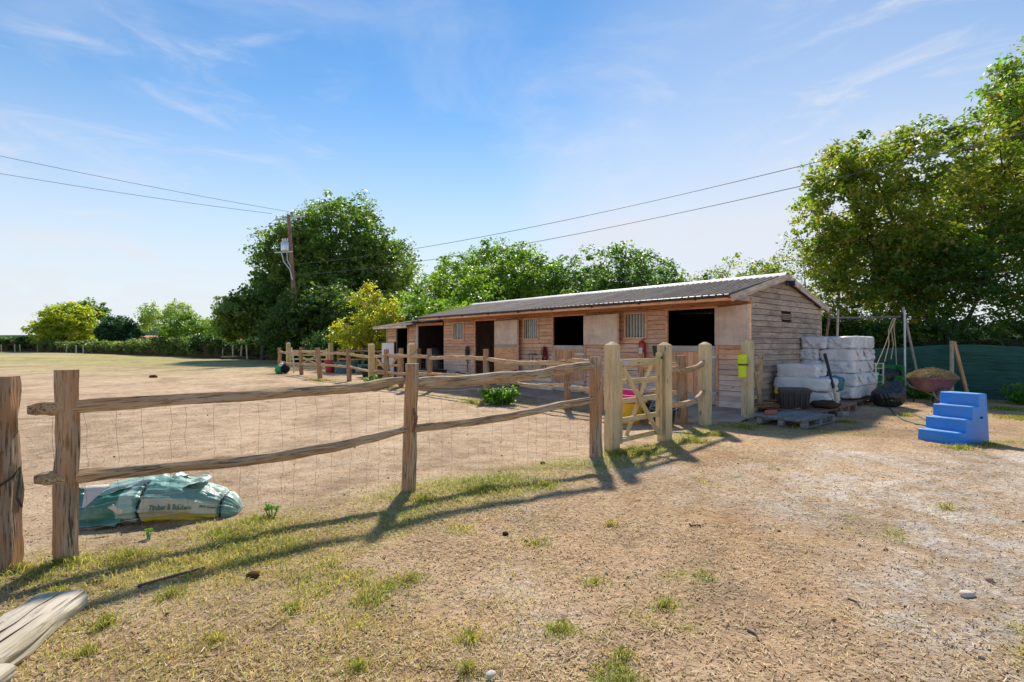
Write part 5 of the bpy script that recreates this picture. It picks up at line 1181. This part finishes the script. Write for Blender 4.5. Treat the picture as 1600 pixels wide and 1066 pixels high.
def beh(s, t, h): p = B2W(s, t); return (p.x, p.y, h)
def hb(s, t, h, rs, rt, rh): p = B2W(s, t); return (p.x, p.y, h, rs, rt, rh)
tree('hazel_tree', 'bright green hazel whose leaves hang over the store shed roof', beh(18, 4.4, 0), 4, [hb(20, 5.2, 3.7, 2.2, 1.8, 2.1), hb(22.6, 4.6, 2.6, 1.9, 1.6, 1.9), hb(14.8, 1.7, 2.95, 1.4, 1.1, .5), hb(12.7, 1.3, 2.72, .9, .7, .35), hb(17.2, 4.6, 3.1, 2.0, 1.8, 2.0), hb(14.6, 4.0, 2.9, 1.7, 1.6, 1.7), hb(13.2, 3.2, 2.8, 1.1, .9, .9), hb(17.8, 4.2, 1.9, 1.5, 1.3, 1.7), hb(15.8, 5.2, 3.9, 1.7, 1.6, 1.6)], 1500, 26, .14, .34, HAZ, 6, -.5, 1.6, .08, .35, 50)
tree('hazel_tree', 'tall bushy hazel behind the left end of the stable roof', beh(13, 7.5, 0), 4, [hb(20.8, 7.6, 5.2, 1.8, 1.7, 1.9), hb(17.8, 7.6, 5.4, 2.0, 1.7, 1.9), hb(15.0, 7.2, 4.8, 1.7, 1.7, 1.7), hb(13.0, 6.8, 3.9, 1.6, 1.6, 1.5), hb(16.5, 6.8, 3.4, 3.6, 1.7, 1.9)], 1300, 26, .15, .36, HAZ, 7, -.42, 2, .09, .4, 60)
tree('hazel_tree', 'broad grey green bush behind the middle of the stable roof', beh(7.6, 7.4, 0), 4, [hb(9.2, 7.6, 4.2, 1.5, 1.6, 1.6), hb(7.4, 7.0, 3.7, 1.4, 1.5, 1.45), hb(6.0, 7.2, 3.0, 1.2, 1.4, 1.2), hb(8.6, 6.4, 2.8, 2.4, 1.5, 1.5), hb(11.2, 7.2, 4.1, 1.4, 1.4, 1.6)], 950, 26, .13, .33, [(.05, .10, .025), (.075, .125, .035), (.10, .15, .05), (.04, .08, .02)], 8, -.38, 2, .08, .4, 60)
tree('thin_tree', 'thin open topped tree behind the right part of the stable roof', beh(3.4, 7.6, 0), 3, [hb(4.5, 7.8, 3.7, 1.1, 1.2, 1.0), hb(3.1, 7.6, 3.4, 1.0, 1.1, 1.0), hb(3.6, 7.0, 2.4, 1.8, 1.1, 1.1)], 260, 20, .10, .28, MAP, 9, -.25, 1.6, .06, .3, 90, twig=.006)
tree('hedge_bush', 'thin leafy bush rising behind the rear corner of the gable', (9.3, 17.0), 3, [(9.7, 17.2, 3.6, 1.4, 1.2, 1.4), (9.4, 16.6, 1.9, 1.8, 1.1, 1.7), (11.0, 16.4, 1.8, 1.5, 1.1, 1.7), (8.4, 17.6, 3.4, .8, .8, .9)], 620, 26, .085, .27, MAP, 10, -.45, 1.4, .06, .3, 90, cat='bush', twig=.006)
tree('sycamore_tree', 'tall open crowned sycamore leaning left over the swing frame', (14.2, 17.6), 2, [(12.2, 17.2, 5.5, 2.2, 2.0, 2.0), (13.2, 17.4, 3.9, 2.3, 1.9, 1.8), (14.4, 17.6, 7.3, 2.2, 2.1, 1.7), (11.5, 17.0, 4.2, 1.5, 1.5, 1.6), (15.6, 17.8, 5.4, 2.2, 2.1, 2.2), (10.9, 17.0, 6.1, 1.3, 1.3, 1.5), (11.8, 17.2, 7.2, 1.6, 1.6, 1.3)], 2000, 30, .13, .34, MAP, 11, -.20, 2.4, .13, .45, 240, twig=.008)
tree('sycamore_tree', 'tallest sycamore rising out of the top right of the photo', (19.2, 18.4), 2, [(18.0, 18.0, 8.9, 2.0, 2.1, 1.8), (18.9, 18.4, 10.9, 1.5, 1.5, 1.8), (20.2, 18.4, 10.0, 2.6, 2.3, 2.4), (17.6, 18, 6.5, 2.1, 2.1, 2.0), (20.5, 18.4, 6.8, 3, 2.2, 2.6), (22.5, 18.5, 8.5, 2.5, 2.2, 3)], 1750, 28, .14, .37, MAP+[(.06, .14, .02)], 12, -.28, 3, .16, .45, 160, twig=.008)
tree('hedge_tree', 'dense leafy hedge tree behind the swing frame and netting', (13.4, 16.0), 4, [(12.2, 15.9, 2.2, 1.9, .9, 1.9), (14.4, 15.4, 2.6, 1.9, 1.1, 2.2), (16.0, 16.0, 4.0, 1.7, 1.4, 1.8), (13.6, 16.6, 3.6, 1.6, 1.3, 1.5)], 950, 28, .10, .3, [(.07, .12, .02), (.05, .095, .02), (.035, .07, .016)], 13, -.5, 1.2, .09, .3, 50)
tree('hedge_tree', 'bright drooping green tree hanging over the netting at the right edge', (16.8, 13.7), 3, [(16.2, 13.3, 2.8, 1.6, 1.1, 1.6), (17.8, 13.3, 3.6, 1.9, 1.4, 2.0), (15.2, 13.9, 1.6, 1.4, .7, 1.4), (17.6, 12.6, 1.9, 1.7, .9, 1.5)], 850, 28, .11, .29, [(.05, .13, .018), (.075, .165, .025), (.035, .08, .016)], 14, -.5, 1.4, .08, .35, 40, droop=.3)
# trees and hedges across the far field
tree('lime_tree', 'yellow green rounded tree on the far side of the field', (-73.8, 85), 1, [(-73.6, 85, 4.6, 4.0, 3.5, 3.9), (-74.5, 84.6, 2.9, 4.2, 3, 2.8)], 620, 24, .42, .85, [(.20, .22, .03), (.27, .25, .03), (.14, .18, .03)], 20, -.6, 1.5, .25, .4, 10)
tree('far_tree', 'dark tree showing behind the yellow green one', (-79.5, 91), 1, [(-79.8, 91, 5.2, 3.2, 2.5, 3.2), (-76, 92, 6.4, 3, 2.5, 3.0)], 260, 22, .45, .8, OAKP, 21, -.4, 2, .25, .4, 10)
tree('pine_tree', 'low dark round pine between the yellow green tree and the willow', (-61.6, 80), 1, [(-61.6, 80, 3.4, 2.8, 2.6, 2.4), (-60, 80, 2.1, 2.3, 2.2, 1.6), (-63.5, 80.3, 2.6, 1.6, 1.5, 1.8)], 430, 24, .34, .6, [(.020, .05, .028), (.03, .07, .035)], 22, -.5, 1, .2, .4, 8)
tree('willow_tree', 'pale weeping willow with open crown on the far field edge', (-56.0, 84), 1, [(-58.8, 84, 6.8, 2.0, 2, 1.7), (-54.8, 84, 6.7, 2.3, 2, 2.0), (-53.2, 84, 5.2, 1.2, 1.4, 1.5), (-60.2, 84, 5.4, 1.0, 1.2, 1.3)], 330, 26, .26, .62, [(.17, .22, .05), (.13, .19, .05), (.22, .23, .08)], 23, -.22, 2.8, .22, .3, 50, droop=1.3, twig=.03)
def hedge(name, label, pts, hs_, w, nc, per, ls, cr, pal, sd, cat='hedge'):
    rng = np.random.default_rng(sd); q = rng.uniform(0, len(pts)-1.001, nc); i = q.astype(int); f = q-i; P = np.array(pts, float); H = np.array(hs_, float)
    c = P[i]*(1-f)[:, None]+P[i+1]*f[:, None]; h = H[i]*(1-f)+H[i+1]*f; h = h*(1+.16*fbm(c[:, 0]*.5, c[:, 1]*.5, 0, sd, 3)); z = h*rng.uniform(.06, 1, nc)**.6
    ctr = np.stack([c[:, 0], c[:, 1]+rng.uniform(-w/2, w/2, nc), z], 1); d = np.tile([0, -.5, .4], (nc, 1)); V, col = leaves(ctr, d, cr, per, ls, pal, rng, sd); g = thing(name, label, cat, (pts[0][0], pts[0][1], 0)); off = np.array([pts[0][0], pts[0][1], 0])
    npmesh('foliage', V-off, quads=np.arange(len(V)).reshape(-1, 4), col=col, mat='leaf', parent=g)
    V = []; F = []     # woody heart of the hedge
    for k, (p, hh) in enumerate(zip(pts, hs_)): V += [(p[0]-off[0], p[1]-off[1]-w*.28, 0), (p[0]-off[0], p[1]-off[1]-w*.22, hh*.72), (p[0]-off[0], p[1]-off[1]+w*.22, hh*.72), (p[0]-off[0], p[1]-off[1]+w*.28, 0)]
    for k in range(len(pts)-1):
        for j in range(3): F.append((4*k+j, 4*k+j+1, 4*k+5+j, 4*k+4+j))
    link('stems', mesh_of('stems', V, F), 'soil', g); return g
hedge('clipped_hedge', 'long dark clipped hedge at the far left of the field', [(-135, 92), (-110, 90), (-90, 88), (-76, 86)], [3.0, 2.7, 2.5, 2.3], 1.8, 900, 22, .34, .55, [(.02, .045, .02), (.03, .06, .022), (.10, .16, .04)], 30)
hedge('bramble_bank', 'low pale bramble bank between the clipped hedge and the pine', [(-75, 82), (-68, 79), (-62, 76)], [1.8, 1.5, 1.7], 2, 330, 22, .28, .5, [(.10, .12, .05), (.16, .16, .08), (.05, .08, .03)], 31, 'bank')
hedge('field_hedge', 'mixed flowering hedge running along the right side of the far field', [(-61, 74), (-50, 67), (-42, 60), (-36, 56), (-30, 50.5)], [1.5, 1.6, 1.9, 2.1, 2.1], 2, 1150, 22, .24, .5, [(.07, .10, .03), (.12, .15, .05), (.04, .07, .025), (.18, .18, .09)], 32)
tree('far_bush', 'green bush above the field hedge beside the chimney', (-38.5, 60), 2, [(-38.4, 60, 3.0, 2.8, 2, 1.9), (-35.2, 58, 2.6, 2.2, 2, 1.7), (-41.5, 63, 2.6, 1.8, 2, 1.3)], 480, 22, .25, .5, [(.06, .11, .03), (.12, .17, .03)], 33, -.5, 1, .12, .3, 10, cat='bush')
hedge('rear_hedge', 'shaded hedge closing the gap under the oak beyond the yard', [(-31, 50), (-25, 46.5), (-18, 42.5), (-10, 37), (-3, 32.5)], [2.2, 1.7, 2.0, 2.2, 2.6], 1.4, 1000, 22, .2, .42, [(.02, .045, .016), (.03, .06, .02), (.05, .08, .03)], 34)
hedge('boundary_hedge', 'dark undergrowth hedge behind the green windbreak netting', [(8.0, 17.2), (10.4, 15.6), (12.9, 13.6), (17.5, 10.2)], [2.0, 2.0, 2.1, 2.0], .7, 900, 24, .10, .28, [(.03, .06, .016), (.05, .09, .02)], 35)
hedge('back_hedge', 'overgrown hedge behind the whole length of the stable block', [(11.5, 14.6), (7.9, 18.5), (3.5, 23.6), (-1.0, 28.8)], [1.8, 2.2, 2.4, 2.4], .9, 900, 24, .13, .33, HAZ, 36)
wf = thing('wire_fence', 'line of thin pale stakes along the foot of the far hedges', 'fence')
for px, y in ((17, 86), (38, 86), (46, 86), (73, 84), (118, 79), (300, 57), (315, 55), (330, 52.5), (345, 50.5), (363, 48.5), (379, 47), (391, 46.2), (401, 45.3)): x = (px-800)/800*y; bar('fence_stake', (x, y-1.6, 0), (x+random.uniform(-.08, .08), y-1.6, 1.25), .11, .09, 'palewood', wf, (0, 1, 0), color=(1, .97, .92))
jf = thing('jump_stands', 'pale metal jump stands at the foot of the far hedge by the pine', 'jump stands', (-58.5, 72.5, 0))
for x in (-3.2, -2.2, -1.0, 1.6): bar('stand_upright', (x, 0, 0), (x, 0, 1.2), .1, .08, 'galv', jf, (0, 1, 0)); 
for x in (-1.0, 2.2): bar('stand_brace', (x, 0, 1.1), (x+1.4, 0, .1), .08, .06, 'galv', jf)
def cottage(label, x, y, w, d, eave, ridge, chim=True, rc=(.32, .13, .09)):
    g = thing('cottage', label, 'house', (x, y, 0), .2); box('wall', (-w/2, -d/2, 0), (w/2, d/2, eave), 'brick', g, 0, (1.1, 1, .9))
    V = [(-w/2-.3, -d/2-.3, eave-.1), (w/2+.3, -d/2-.3, eave-.1), (w/2+.3, d/2+.3, eave-.1), (-w/2-.3, d/2+.3, eave-.1), (-w/2-.3, 0, ridge), (w/2+.3, 0, ridge)]
    r = link('roof', mesh_of('roof', V, [(0, 1, 5, 4), (2, 3, 4, 5), (0, 4, 3), (1, 2, 5), (3, 2, 1, 0)]), 'brick', g, None, rc)
    if chim: box('chimney', (w*.30, -.4, ridge-1), (w*.30+.9, .4, ridge+1.2), 'brick', r, .03); box('chimney_pot', (w*.30+.25, -.15, ridge+1.2), (w*.30+.55, .15, ridge+1.6), 'brick', r, .02)
    for k in (-1, 1): f = box('window', (k*w*.25-.5, -d/2-.03, 1.2), (k*w*.25+.5, -d/2, 2.3), 'white', g); box('pane', (k*w*.25-.42, -d/2-.045, 1.28), (k*w*.25+.42, -d/2-.031, 2.22), 'gutter', f)
cottage('distant brick house with one chimney half hidden left of the low tree', -63.5, 112, 8, 6, 4.2, 6.6, True, (1.1, 1, 1)); cottage('distant low building with pinkish roof under the willow', -78, 108, 10, 6, 2.2, 3.1, False, (2.2, 2.5, 3.0))
o = thing('felled_logs', 'pile of felled logs on the bare ground below the low tree', 'logs', (-22.5, 44.2, 0), .15)
for k, (x, y, L, r) in enumerate(((-1.2, 0, 2.4, .16), (.9, .2, 2.0, .14), (1.8, -.3, 1.3, .18))): cleft('log', [(x-L/2, y, r), (x, y, r*1.1), (x+L/2, y+.2, r)], 2*r, 2*r, 'bark', o, 400+k, ns=9, seg=.3)

# ------------------------------------------------------------------ utility pole and overhead lines
up = thing('utility_pole', 'leaning wooden utility pole carrying a grey transformer before the oak', 'utility pole', (-15.2, 37.0, 0))
tube('pole_shaft', [(-.35, 0, -.2), (-.42, 0, 3.5), (-.72, 0, 7), (-.95, 0, 10.7)], [.17, .16, .14, .12], 'pole', up, 12)
bar('crossarm', (-1.9, 0, 10.35), (.25, 0, 10.6), .1, .12, 'galv', up, bev=.01)
for x in (-1.8, -.95, .15): lathe('insulator', [(0, 0), (.05, 0), (.09, .05), (.05, .09), (.09, .14), (.04, .2), (0, .22)], 'white', up, (x, 0, 10.45+(x+1.9)*.115), 10)
tf = lathe('transformer', [(0, 0), (.26, 0), (.28, .05), (.28, .60), (.24, .66), (0, .68)], 'galv', up, (-1.12, -.18, 8.05), 14, color=(1.3, 1.4, 1.45)); 
for x in (-.2, .0, .2): lathe('bushing', [(0, 0), (.04, 0), (.07, .06), (.04, .12), (.06, .17), (.02, .26)], 'white', tf, (-1.12+x*.8, -.18, 8.73), 8)
bar('transformer_bracket', (-1.9, -.1, 7.95), (-.6, -.1, 8.02), .09, .09, 'galv', up); tube('service_cable', [(-1.4, -.15, 8.0), (-1.2, -.18, 7.3), (-.75, -.17, 6.7), (-.6, -.16, 6.0)], .05, 'galv', up, 6); tube('service_cable', [(-1.0, -.15, 8.0), (-.95, -.18, 7.4), (-.7, -.17, 6.9)], .035, 'galv', up, 6)
tube('jumper_wire', [(-1.8, 0, 10.5), (-2.3, 0, 10.0), (-1.9, -.1, 9.3), (-1.3, -.18, 9.1)], .018, 'cable', up, 5); tube('jumper_wire', [(.15, 0, 10.7), (-.3, -.1, 9.9), (-.95, -.18, 9.1)], .018, 'cable', up, 5)
def wire(a, b, sag, label, r=.013, group='overhead lines'):
    a, b = Vector(a), Vector(b); n = 40; pts = [a.lerp(b, i/n)-Vector((0, 0, 4*sag*(i/n)*(1-i/n))) for i in range(n+1)]; o = tube('overhead_cable', pts, r, 'cable', None, 5); return tag(o, label, 'power line')
def PX(px, py, z): return ((px-800)/800*z, z, CAMH+(537-py)/800*z)
wire(PX(452, 331, 37), PX(-420, 150, 23), .25, 'upper overhead cable leaving the pole towards the top left')
wire(PX(425, 334, 37), PX(-420, 196, 23), .25, 'lower overhead cable leaving the pole towards the left edge')
wire(PX(461, 413, 36.8), PX(1800, 118, 13.0), .72, 'upper overhead cable crossing the sky above the stable to the right')
wire(PX(461, 430, 36.8), PX(1800, 160, 12.0), .70, 'lower overhead cable crossing the sky above the stable to the right')

# ------------------------------------------------------------------ ground litter: straw, crumbs, grass (things nobody could count)
def wedge(n, rng, r0, r1, a=54):
    r = r0*(r1/r0)**rng.uniform(0, 1, n); th = np.radians(rng.uniform(-a, a, n)); return r*np.sin(th), r*np.cos(th)
def litter():
    rng = np.random.default_rng(5); n = 100000; x, y = wedge(n, rng, 1.25, 15)
    d = dline(x, y, FENCE); keep = rng.uniform(0, 1, n) < np.where(d > 0, .35+.9*np.clip(.45+1.3*fbm(x*1.4, y*1.4, 0, 55, 3), 0, 1), .30); apron = np.array([(Vector((a-P0.x, b-P0.y, 0)).dot(DE) > -1.5) and (Vector((a-P0.x, b-P0.y, 0)).dot(DS) > -.5) for a, b in zip(x, y)]); keep &= ~apron
    x, y = x[keep], y[keep]; n = len(x); a = rng.uniform(0, 2*np.pi, n); r = np.hypot(x, y); L = rng.uniform(.012, .042, n)*(1+.04*r); w = rng.uniform(.0008, .0018, n)*(1+.12*r); z = gh(x, y)+.003+rng.uniform(0, .007, n); t = rng.uniform(-.12, .18, n)
    dx, dy, dz = np.cos(a)*L/2, np.sin(a)*L/2, L/2*t; sx, sy = -np.sin(a)*w, np.cos(a)*w
    V = np.stack([np.stack([x-dx-sx, y-dy-sy, z-dz], 1), np.stack([x+dx-sx, y+dy-sy, z+dz], 1), np.stack([x+dx+sx, y+dy+sy, z+dz+.001], 1), np.stack([x-dx+sx, y-dy+sy, z-dz+.001], 1)], 1).reshape(-1, 3)
    pal = np.array([(.66, .50, .30), (.55, .38, .20), (.74, .62, .42), (.38, .24, .12), (.48, .44, .20), (.22, .15, .09)]); col = pal[rng.choice(6, n, p=[.28, .22, .2, .14, .06, .10])]*rng.uniform(.75, 1.15, n)[:, None]
    o = npmesh('scattered_straw', V, quads=np.arange(4*n).reshape(-1, 4), col=np.repeat(col, 4, 0), mat='straw'); tag(o, 'loose chopped straw scattered over the dirt', 'straw', kind='stuff')
    # crumbs of soil and small stones
    n = 42000; x, y = wedge(n, rng, 1.25, 16); d = dline(x, y, FENCE); keep = rng.uniform(0, 1, n) < np.where(d > 0, .25+1.2*np.clip(fbm(x*1.1, y*1.1, 0, 61, 3)+.3, 0, 1), .75); x, y = x[keep], y[keep]; n = len(x)
    s = rng.uniform(.0018, .0055, n)*(1+(rng.uniform(0, 1, n) > .992)*1.4)*(1+.05*np.hypot(x, y)); base = np.array([(1, 0, 0), (0, 1, 0), (-1, 0, 0), (0, -1, 0), (0, 0, .8), (0, 0, -.5)]); jit = rng.uniform(.6, 1.3, (n, 6, 1)); rot = rng.uniform(0, 6.28, n); c, q = np.cos(rot), np.sin(rot)
    B = base[None]*jit*s[:, None, None]; V = np.stack([B[..., 0]*c[:, None]-B[..., 1]*q[:, None]+x[:, None], B[..., 0]*q[:, None]+B[..., 1]*c[:, None]+y[:, None], B[..., 2]+(gh(x, y)+s*.25)[:, None]], 2).reshape(-1, 3)
    f = np.array([(0, 1, 4), (1, 2, 4), (2, 3, 4), (3, 0, 4), (1, 0, 5), (2, 1, 5), (3, 2, 5), (0, 3, 5)]); T = (np.arange(n)[:, None, None]*6+f[None]).reshape(-1, 3)
    pal = np.array([(.09, .06, .045), (.14, .10, .075), (.30, .26, .23), (.55, .52, .48), (.20, .14, .09)]); col = pal[rng.choice(5, n, p=[.36, .27, .17, .05, .15])]
    o = npmesh('soil_crumbs', V, tris=T, col=np.repeat(col, 6, 0), mat='stone'); tag(o, 'dark soil crumbs and small stones strewn over the yard', 'gravel', kind='stuff')
litter()
GREEN = np.array([(.14, .19, .035), (.20, .24, .045), (.27, .28, .06), (.36, .33, .10)]); DRY = np.array([(.50, .38, .17), (.60, .47, .24), (.42, .29, .12), (.36, .34, .12)])
def blades(name, x, y, h, green, rng, label, cat, zoff=0.0, wk=1.0):
    n = len(x); a = rng.uniform(0, 2*np.pi, n); ln = rng.uniform(.2, 1.5, n)*h; w = (.0009+.0012*rng.uniform(0, 1, n))*(1+.12*np.hypot(x, y))*wk; z = gh(x, y)-.004+zoff; ca, sa = np.cos(a), np.sin(a); b = rng.uniform(0, 2*np.pi, n); cb, sb_ = np.cos(b), np.sin(b)
    V = np.stack([np.stack([x-cb*w, y-sb_*w, z], 1), np.stack([x+cb*w, y+sb_*w, z], 1), np.stack([x+ca*ln*.35-cb*w*.8, y+sa*ln*.35-sb_*w*.8, z+h*.6], 1), np.stack([x+ca*ln*.35+cb*w*.8, y+sa*ln*.35+sb_*w*.8, z+h*.6], 1), np.stack([x+ca*ln, y+sa*ln, z+h*(1-.38*(ln/h)**2)], 1)], 1).reshape(-1, 3)
    f = np.array([(0, 1, 3), (0, 3, 2), (2, 3, 4)]); T = (np.arange(n)[:, None, None]*5+f[None]).reshape(-1, 3); g = rng.uniform(0, 1, n) < green; col = np.where(g[:, None], GREEN[rng.choice(4, n)], DRY[rng.choice(4, n)])*rng.uniform(.75, 1.2, n)[:, None]
    o = npmesh(name, V, tris=T, col=np.repeat(col, 5, 0), mat='blade'); return tag(o, label, cat, kind='stuff')
def grass():
    rng = np.random.default_rng(11); n = 620000; x, y = wedge(n, rng, 1.3, 20); g = grass_w(x, y); k = rng.uniform(0, 1, n) < np.clip(g*1.2-.08, 0, 1)**1.2*.85; x, y, g = x[k], y[k], g[k]
    k = np.clip(fbm(x*3.1, y*3.1, 0, 91, 3)*1.9+.25+.25*g, .02, .95); h = rng.uniform(.008, .040, len(x))*(.5+.9*g)*(1+.5*np.clip(fbm(x*2, y*2, 0, 7, 2), 0, 1)); blades('grass', x, y, h, k, rng, 'patchy green and dried grass along the fence line', 'grass')
    # mats of dead grass on the left foreground
    n = 150000; x, y = wedge(n, rng, 1.3, 6.5, 54); w = np.clip((.6-x)/2.6, 0, 1)*np.clip(.25+1.4*fbm(x*1.7, y*1.7, 0, 23, 3), 0, 1)*(dline(x, y, FENCE) > .1); k = rng.uniform(0, 1, n) < w; x, y = x[k], y[k]; h = rng.uniform(.012, .045, len(x)); blades('dead_grass', x, y, h, np.full(len(x), .08), rng, 'mat of dead bent grass in the left foreground', 'dead grass')
    # distinct tufts
    X = []; Y = []; H = []; Gk = []
    T = [(835, 850, .13, 240), (1040, 945, .10, 380), (955, 820, .07, 220), (995, 712, .22, 1500), (1085, 690, .24, 1100), (1120, 680, .15, 700), (965, 714, .14, 600), (660, 785, .16, 500), (850, 760, .2, 600), (760, 770, .22, 700), (165, 975, .09, 450), (130, 1020, .08, 300), (270, 930, .10, 350), (560, 1045, .07, 260), (730, 1050, .07, 260), (735, 1000, .08, 350), (640, 905, .08, 220), (880, 985, .09, 350), (970, 1030, .07, 260), (1480, 795, .08, 160), (100, 890, .13, 800), (200, 880, .15, 900), (400, 820, .16, 700), (30, 900, .12, 800), (1165, 668, .25, 900), (1250, 668, .25, 700), (1320, 660, .2, 400), (1500, 700, .2, 500), (1545, 697, .15, 400), (1570, 640, .4, 1200), (1590, 655, .4, 900), (600, 605, .4, 500), (740, 630, .5, 700), (500, 595, .6, 500), (1415, 650, .2, 300), (460, 950, .09, 260), (340, 1000, .08, 260), (930, 910, .09, 200), (540, 560, .01, 10), (90, 935, .07, 350)]
    for px, py, r, m in T:
        cx, cy = G(px, py); q = np.random.default_rng(px*7+py); m = int(m*(.6 if cy < 4.5 else 1)); th = q.uniform(0, 6.28, m); lob = 1+.55*vn(np.cos(th)*1.6, np.sin(th)*1.6, px*.37, 5)+.3*vn(np.cos(th)*4, np.sin(th)*4, px, 9); rr = np.abs(q.normal(0, 1, m))*r*.75*lob; X.append(cx+rr*np.cos(th)); Y.append(cy+rr*np.sin(th)*.8); H.append(q.uniform(.02, .065, m)*(1.0+min(.9, cy*.06))*np.clip(1.2-rr/r*.5, .3, 1)); Gk.append(np.full(m, q.uniform(.4, .8)))
    x, y, h, g = (np.concatenate(v) for v in (X, Y, H, Gk)); blades('grass_tufts', x, y, h, g, rng, 'taller green tufts dotted over the dirt and round the posts', 'grass')
grass()
def weed(name, label, x, y, r, h, n, sd, pal=((.07, .15, .02), (.12, .20, .03), (.05, .10, .02)), ls=.05):
    rng = np.random.default_rng(sd); g = thing(name, label, 'plant', (x, y, g1(x, y))); vf = []; P = []
    for k in range(n):
        a = rng.uniform(0, 6.28); q = r*rng.uniform(.1, 1)**.6; b = (q*.5*math.cos(a), q*.5*math.sin(a), 0); t = (q*math.cos(a), q*math.sin(a)*.8, h*rng.uniform(.45, 1)); v, pts = limb_vf(b, t, .006, .003, rng, 5, .06, 4); vf.append(v); P += pts[1:]
    V, F = join(*vf); link('stems', mesh_of('stems', V, F), 'hose', g, None, (1.5, 2, .8)); P = np.array(P); V, col = leaves(P, unit(len(P), rng), ls*1.6, 9, ls, pal, rng, sd, 0, .7); npmesh('leaves', V, quads=np.arange(len(V)).reshape(-1, 4), col=col, mat='leaf', parent=g)
weed('nettle_clump', 'bushy green nettle clump at the foot of a yard fence post', -.28, 11.75, .42, .38, 44, 51, ls=.075)
weed('weed_clump', 'leafy weeds at the foot of the middle yard gate', -4.25, 16.4, .45, .35, 26, 52, ls=.08)
weed('nettle_clump', 'green nettles growing along the netting right of the mounting block', 12.0, 11.75, .6, .45, 50, 53, ls=.07); weed('nettle_clump', 'nettles at the right edge below the netting', 13.2, 11.0, .6, .5, 40, 54, ls=.07)
weed('weed_clump', 'low weeds behind the purple wheelbarrow', 10.4, 13.1, .55, .35, 36, 55, ls=.06); weed('weed_clump', 'weeds between the swing frame and the wheelbarrow', 9.3, 13.4, .4, .3, 20, 56, ls=.06)
weed('weed_sprig', 'small leafy sprig at the wire right of the folded bag', *G(425, 812), .07, .10, 6, 57, ls=.016); weed('weed_sprig', 'small sprig in front of the folded bag', *G(232, 850), .04, .08, 4, 58, ls=.013)
# stones and sticks large enough to single out
for k, (px, py, s, c_, lb) in enumerate(((1511, 930, .035, (1.35, 1.4, 1.5), 'pale stone on the dirt at the right'), (1545, 905, .028, (.9, .8, .7), 'dark stone beyond the pale stone at the right'), (790, 836, .03, (.6, .5, .45), 'dark clod of dung in the middle of the dirt'), (395, 902, .04, (1.3, .9, .6), 'brown clod in the left foreground grass'), (767, 1060, .02, (1.1, 1.2, 1.35), 'small white stone at the bottom edge'), (848, 728, .03, (.5, .45, .4), 'dark clod on the grass strip by the fence'), (240, 590, .16, (1.2, .9, .7), 'dung heap out in the paddock'), (560, 640, .0, (1, 1, 1), ''))):
    if not lb: continue
    x, y = G(px, py); o = softbox('stone' if 'stone' in lb else 'clod', (x, y, g1(x, y)+s*.25), (2*s, 1.5*s, 1.1*s), 'concrete' if 'pale' in lb or 'white' in lb else 'soil', None, 60+k, 5, 2.5, .25, k); o.color = (*c_, 1); tag(o, lb, 'stone' if 'stone' in lb else 'clod')
for k, (p, q, r) in enumerate((((1185, 1000), (1168, 985), .006), ((1345, 950), (1325, 935), .005), ((1095, 822), (1078, 822), .006), ((160, 915), (135, 920), .006), ((320, 893), (215, 922), .009))):
    a, b2 = G(*p), G(*q); m = ((a[0]+b2[0])/2+.02, (a[1]+b2[1])/2+.01)
    o = tube('dry_stick', [(a[0], a[1], g1(*a)+r), (m[0], m[1], g1(*m)+r*1.6), (b2[0], b2[1], g1(*b2)+r)], r, 'bark', None, 6); tag(o, ('thin dark stick at the bottom right of the dirt', 'short dark twig in the right foreground', 'short stick on the dirt beyond the fence shadow', 'twig behind the bleached log', 'longest dry branch behind the bleached log')[k], 'stick')
